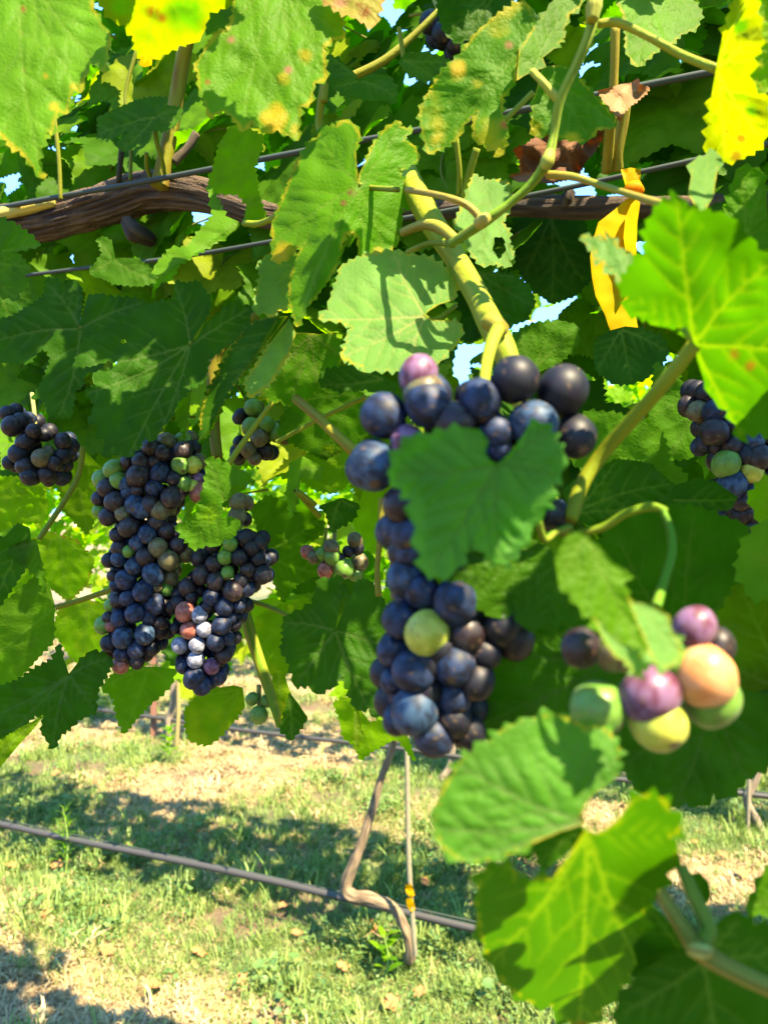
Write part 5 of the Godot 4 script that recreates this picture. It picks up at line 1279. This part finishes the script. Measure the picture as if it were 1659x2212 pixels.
# ---------------------------------------------------------------- grapes where they hang
func bunches() -> void:
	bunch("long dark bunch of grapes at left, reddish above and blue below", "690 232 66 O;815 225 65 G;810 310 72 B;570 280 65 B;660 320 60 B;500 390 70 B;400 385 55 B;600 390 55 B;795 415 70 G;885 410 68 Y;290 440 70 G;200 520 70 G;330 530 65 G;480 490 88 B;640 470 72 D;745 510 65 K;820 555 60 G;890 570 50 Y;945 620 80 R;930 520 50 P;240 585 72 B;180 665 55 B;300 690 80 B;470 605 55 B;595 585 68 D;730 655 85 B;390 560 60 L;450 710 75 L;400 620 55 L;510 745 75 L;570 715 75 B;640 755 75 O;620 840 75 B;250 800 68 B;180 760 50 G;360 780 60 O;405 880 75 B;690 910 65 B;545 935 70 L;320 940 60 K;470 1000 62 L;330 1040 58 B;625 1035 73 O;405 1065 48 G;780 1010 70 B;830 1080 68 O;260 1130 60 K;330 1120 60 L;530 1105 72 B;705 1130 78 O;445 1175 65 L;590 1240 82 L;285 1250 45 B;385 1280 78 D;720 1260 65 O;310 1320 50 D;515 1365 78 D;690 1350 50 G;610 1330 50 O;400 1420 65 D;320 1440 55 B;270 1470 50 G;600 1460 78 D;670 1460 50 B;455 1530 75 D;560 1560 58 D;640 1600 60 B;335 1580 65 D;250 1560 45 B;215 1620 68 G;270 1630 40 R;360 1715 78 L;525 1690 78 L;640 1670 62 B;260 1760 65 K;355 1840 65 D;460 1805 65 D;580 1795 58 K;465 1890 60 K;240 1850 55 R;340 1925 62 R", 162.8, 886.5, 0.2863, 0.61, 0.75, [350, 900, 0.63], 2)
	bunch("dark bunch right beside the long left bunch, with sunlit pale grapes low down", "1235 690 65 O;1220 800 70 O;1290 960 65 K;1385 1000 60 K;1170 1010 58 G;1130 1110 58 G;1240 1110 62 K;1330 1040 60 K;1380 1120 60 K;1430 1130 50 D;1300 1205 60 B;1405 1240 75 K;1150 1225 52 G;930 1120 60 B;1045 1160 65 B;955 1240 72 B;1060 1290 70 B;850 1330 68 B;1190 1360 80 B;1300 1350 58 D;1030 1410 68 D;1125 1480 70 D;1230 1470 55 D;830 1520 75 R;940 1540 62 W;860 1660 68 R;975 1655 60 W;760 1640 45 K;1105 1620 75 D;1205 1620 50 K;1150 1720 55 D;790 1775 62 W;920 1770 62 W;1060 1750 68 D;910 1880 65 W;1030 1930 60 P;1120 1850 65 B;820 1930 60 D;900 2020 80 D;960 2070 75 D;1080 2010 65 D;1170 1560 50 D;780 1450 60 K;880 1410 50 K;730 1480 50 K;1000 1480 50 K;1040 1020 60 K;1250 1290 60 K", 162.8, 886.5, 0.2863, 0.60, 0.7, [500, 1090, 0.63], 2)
	bunch("small dusky bunch at the left edge under dark leaves", "95 190 78 B;60 90 60 K;200 320 68 B;150 410 78 K;80 480 58 K;200 510 72 B;240 590 75 K;375 580 70 B;325 445 72 O;430 490 60 B;500 425 65 K;500 310 65 B;390 620 50 K;270 230 60 B;170 150 60 K", 0.0, 868.4, 0.2726, 0.76, 0.7, [70, 850, 0.78], 2)
	bunch("loose little cluster of green and tan grapes on thin stalks", "645 1545 62 R;700 1590 60 O;775 1560 58 G;860 1590 70 G;855 1500 70 O;1060 1440 68 O;1085 1510 60 K;1105 1630 75 O;965 1690 88 G;800 1700 72 R;1070 1740 60 G;930 1600 50 K;1000 1540 50 K", 506.6, 814.1, 0.2453, 0.70, 0.6, [728, 1100, 0.70], 0)
	bunch("half-hidden green and dusky bunch behind the thin pale stalks", "165 270 80 G;145 440 80 G;280 420 78 G;380 490 85 G;60 340 60 K;220 540 78 O;280 660 70 B;120 640 70 O;40 580 50 K;180 720 60 O;20 700 60 B", 506.6, 814.1, 0.2453, 0.76, 0.6, [560, 850, 0.76], 2)
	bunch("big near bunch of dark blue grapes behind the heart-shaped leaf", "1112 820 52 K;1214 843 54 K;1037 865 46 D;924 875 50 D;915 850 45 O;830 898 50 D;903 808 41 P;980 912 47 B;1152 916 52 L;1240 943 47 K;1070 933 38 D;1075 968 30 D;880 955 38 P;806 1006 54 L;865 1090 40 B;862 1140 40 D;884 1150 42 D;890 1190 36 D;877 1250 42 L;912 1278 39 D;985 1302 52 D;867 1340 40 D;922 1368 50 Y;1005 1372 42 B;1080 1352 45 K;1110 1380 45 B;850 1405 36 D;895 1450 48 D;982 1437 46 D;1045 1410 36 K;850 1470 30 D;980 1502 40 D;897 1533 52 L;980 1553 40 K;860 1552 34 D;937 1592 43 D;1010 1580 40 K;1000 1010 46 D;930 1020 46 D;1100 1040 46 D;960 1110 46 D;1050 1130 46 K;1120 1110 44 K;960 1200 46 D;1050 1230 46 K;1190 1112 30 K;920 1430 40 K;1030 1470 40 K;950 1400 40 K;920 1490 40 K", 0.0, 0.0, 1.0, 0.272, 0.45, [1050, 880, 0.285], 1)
	bunch("near blurred bunch of orange, purple, yellow and green grapes", "1497 1358 45 P;1519 1460 67 S;1402 1500 60 P;1419 1558 60 Y;1292 1530 59 G;1254 1400 43 B;1330 1405 42 O;1537 1512 57 G;1550 1395 36 B;1440 1420 44 G", 0.0, 0.0, 1.0, 0.205, 0.25, [1345, 1440, 0.222], 0)
	bunch("dusky bunch at the right edge with two green grapes", "1390 610 45 K;1355 690 45 O;1430 690 52 D;1425 780 60 B;1500 840 45 B;1590 820 48 L;1640 790 40 K;1495 745 36 D;1440 850 34 B;1610 890 60 B;1475 920 60 G;1585 950 52 Y;1500 1010 62 L;1590 1045 55 D;1545 1080 45 B;1640 1000 48 B;1570 1130 42 K;1610 1140 45 K;1540 1140 40 K;1650 1080 40 D;1600 1190 40 K;1560 880 45 K;1680 920 50 K;1700 840 50 K", 829.5, 542.8, 0.5, 0.50, 0.6, [1540, 800, 0.52], 2)
	bunch("very dark grapes high up against the blue sky", "930 48 24 K;955 72 24 K;985 95 24 K", 0.0, 0.0, 1.0, 0.74, 0.4, [930, -20, 0.76], 1)
	bunch("tiny leftover cluster of green grapes under the left bunches", "560 1545 20 G;545 1510 14 G;575 1515 13 G", 0.0, 0.0, 1.0, 0.66, 0.3, [560, 1480, 0.665], 0)


# ---------------------------------------------------------------- ribbon, dead leaves, weeds
func small_things() -> void:
	var orange := Color(0.46, 0.29, 0.0008)
	var rib := thing("ribbon", at(1368, 400, 0.655), "yellow plastic ribbon knotted round the wire, ends hanging down", "ribbon")
	var b := {"teeth": 0.0, "c": orange, "mat": M.tape, "curl": 0.0, "wave": 0.35, "sp": 5.0, "name": "hanging_end", "rib": orange}
	leaf(rib, [1375, 418, 1350, 432, 1328, 452, 1292, 480, 1280, 520, 1274, 555, 1278, 600, 1286, 640, 1306, 680, 1314, 705, 1322, 722, 1334, 712, 1347, 708, 1362, 716, 1381, 733, 1377, 705, 1374, 690, 1366, 650, 1350, 560, 1345, 520, 1350, 480, 1378, 440], [1375, 418], [], 0.650, 0.05, -0.05, b)
	leaf(rib, [1378, 425, 1362, 442, 1350, 470, 1346, 515, 1352, 560, 1360, 620, 1372, 600, 1374, 540, 1376, 480, 1382, 440], [1378, 425], [], 0.644, 0.5, -0.05, b)
	b.name = "fan"
	leaf(rib, [1340, 366, 1362, 362, 1384, 366, 1382, 392, 1376, 414, 1362, 414, 1350, 400], [1368, 412], [[1342, 368], [1352, 366], [1362, 364], [1373, 366], [1382, 368]], 0.652, 0.0, 0.0, b.merged({"wave": 3.0, "rib": Color(0.55, 0.22, 0.01)}, true))
	stem(rib, "knot", [[1350, 420, 0.645], [1362, 408, 0.642], [1376, 406, 0.642], [1384, 416, 0.646]], [7, 12, 13, 7], orange, Color(0.6, 0.22, 0.01), M.tape, {"sides": 12, "bark": 0.25})
	var dry := {"c": Color(0.17, 0.085, 0.036), "mat": M.dry, "wave": 9.0, "curl": 0.0, "name": "dead_leaf", "teeth": 0.6, "rib": Color(0.24, 0.14, 0.07), "mottle": 0.0, "spots": [[1330, 230, 10, BROWN]]}
	var d1 := leaf(self, [1292, 195, 1315, 190, 1340, 182, 1362, 178, 1378, 168, 1380, 182, 1402, 190, 1392, 205, 1370, 222, 1350, 238, 1338, 262, 1325, 242, 1308, 225, 1297, 212], [1340, 200], [[1375, 175], [1338, 255], [1296, 200], [1395, 195]], 0.60, 0.0, -0.4, dry)
	tag(d1, "curled tan dead leaf caught on the upper wire", "dead leaf")
	dry.c = Color(0.075, 0.032, 0.014)
	dry.rib = Color(0.12, 0.055, 0.025)
	var d2 := leaf(self, [1108, 324, 1135, 312, 1160, 295, 1190, 285, 1215, 302, 1240, 300, 1262, 285, 1305, 270, 1300, 300, 1282, 330, 1262, 352, 1250, 378, 1225, 388, 1190, 396, 1150, 392, 1125, 372, 1122, 345], [1220, 318], [[1112, 325], [1300, 275], [1150, 388], [1240, 380]], 0.62, 0.0, 0.1, dry)
	tag(d2, "dark brown crumpled dead leaf hanging behind the thin front stem", "dead leaf")
	dry.c = Color(0.14, 0.055, 0.025)
	var d3 := leaf(self, [1100, 378, 1130, 370, 1165, 372, 1150, 395, 1118, 392], [1160, 378], [[1105, 380]], 0.6, 0.0, -0.4, dry)
	tag(d3, "small reddish dead leaf scrap on the lower wire", "dead leaf")
	# weeds
	weed("tall_weed", 142, 1880, 3.1, 0.28, 40, "tall feathery green weed behind the drip hose at left")
	weed("weed", 365, 1650, 4.4, 0.22, 20, "bright green weed at the foot of the rusty post")
	weed("weed", 832, 1960, 2.4, 0.16, 9, "yellow-green leafy sucker beside the kinked trunk")
	# fallen leaves
	var spot := [[800, 2010, "rusty fallen leaf on the grass left of the trunk base"], [285, 1828, "rusty fallen leaf just above the drip hose"], [430, 2070, "yellowish fallen leaf on bare straw"], [615, 1965, ""], [560, 1880, ""], [205, 1700, ""], [260, 1690, ""], [120, 1680, ""], [840, 2180, ""], [910, 2150, ""], [640, 2030, ""], [330, 2150, ""], [100, 1990, ""], [1500, 1830, ""], [1560, 1860, ""], [1600, 1900, ""], [740, 2100, ""], [520, 2130, ""]]
	for k in 8:
		spot.append([rng.randf_range(10, 1000), rng.randf_range(1650, 2190), ""])
	for q in spot:
		var zz: float = EYE * F / (q[1] - CY)
		var p := at(q[0], q[1], zz)
		var m := plain_leaf(self, Vector3(p.x, height(p.x, p.z) + 0.03, p.z), Vector3(rng.randf_range(-0.5, 0.5), 1, rng.randf_range(-0.1, 0.7)), Vector3(rng.randf_range(-1, 1), 0, rng.randf_range(-1, 1)), rng.randf_range(0.025, 0.038), M.fallen if M.has("fallen") else fallen(), false)
		m.name = numbered("fallen_leaf", self)
		var w: String = q[2] if q[2] else "small brown fallen vine leaf lying in the grass"
		tag(m, w, "fallen leaf", "fallen leaves in the grass")

func fallen() -> Material:
	M.fallen = leaf_material(Color(0.30, 0.13, 0.05), Color(0.4, 0.25, 0.1))
	return M.fallen

func weed(called: String, x: float, y: float, z: float, tall: float, leaves: int, label: String) -> void:
	var p := at(x, y, z)
	p.y = height(p.x, p.z)
	var o := thing(called, p, label, "weed")
	piece(o, "stem", tube([Vector3.ZERO, Vector3(0.01, tall * 0.5, 0), Vector3(-0.005, tall, 0.01)], [0.004, 0.003, 0.0015], Color(0.16, 0.24, 0.05), Color(0.2, 0.28, 0.06)), M.stem)
	var long := called == "tall_weed"
	if not M.has("weed_leaf"):
		var v := PackedVector3Array([Vector3(0, 0, 0), Vector3(0.13, 0.35, 0.05), Vector3(-0.13, 0.35, 0.05), Vector3(0.11, 0.7, 0.02), Vector3(-0.11, 0.7, 0.02), Vector3(0, 1.0, -0.1)])
		var idx := PackedInt32Array([0, 1, 2, 1, 3, 2, 2, 3, 4, 3, 5, 4])
		var c := PackedColorArray()
		c.resize(6)
		c.fill(Color.WHITE)
		M.weed_leaf = mesh_of(v, normals_of(v, idx), c, PackedVector2Array([Vector2(0, 0), Vector2(1, 0), Vector2(0, 1), Vector2(1, 1), Vector2(0, 2), Vector2(1, 2)]), idx)
	for k in leaves:
		var t := (k + 0.5) / leaves
		var a := k * 2.4
		var out := Vector3(cos(a), rng.randf_range(0.2, 0.9), sin(a)).normalized()
		var n := Vector3.UP - out * out.y
		var m := piece(o, "leaf", M.weed_leaf, M.kinds[5 if k % 3 else 3], Vector3(0, tall * (0.15 + 0.85 * t), 0))
		var s := rng.randf_range(0.05, 0.075) if not long else rng.randf_range(0.05, 0.08) * (1.1 - 0.5 * t)
		var nn := n.normalized()
		m.basis = Basis(out.cross(nn), out, nn) * Basis.from_scale(Vector3(s * (0.55 if long else 1.7), s, s))
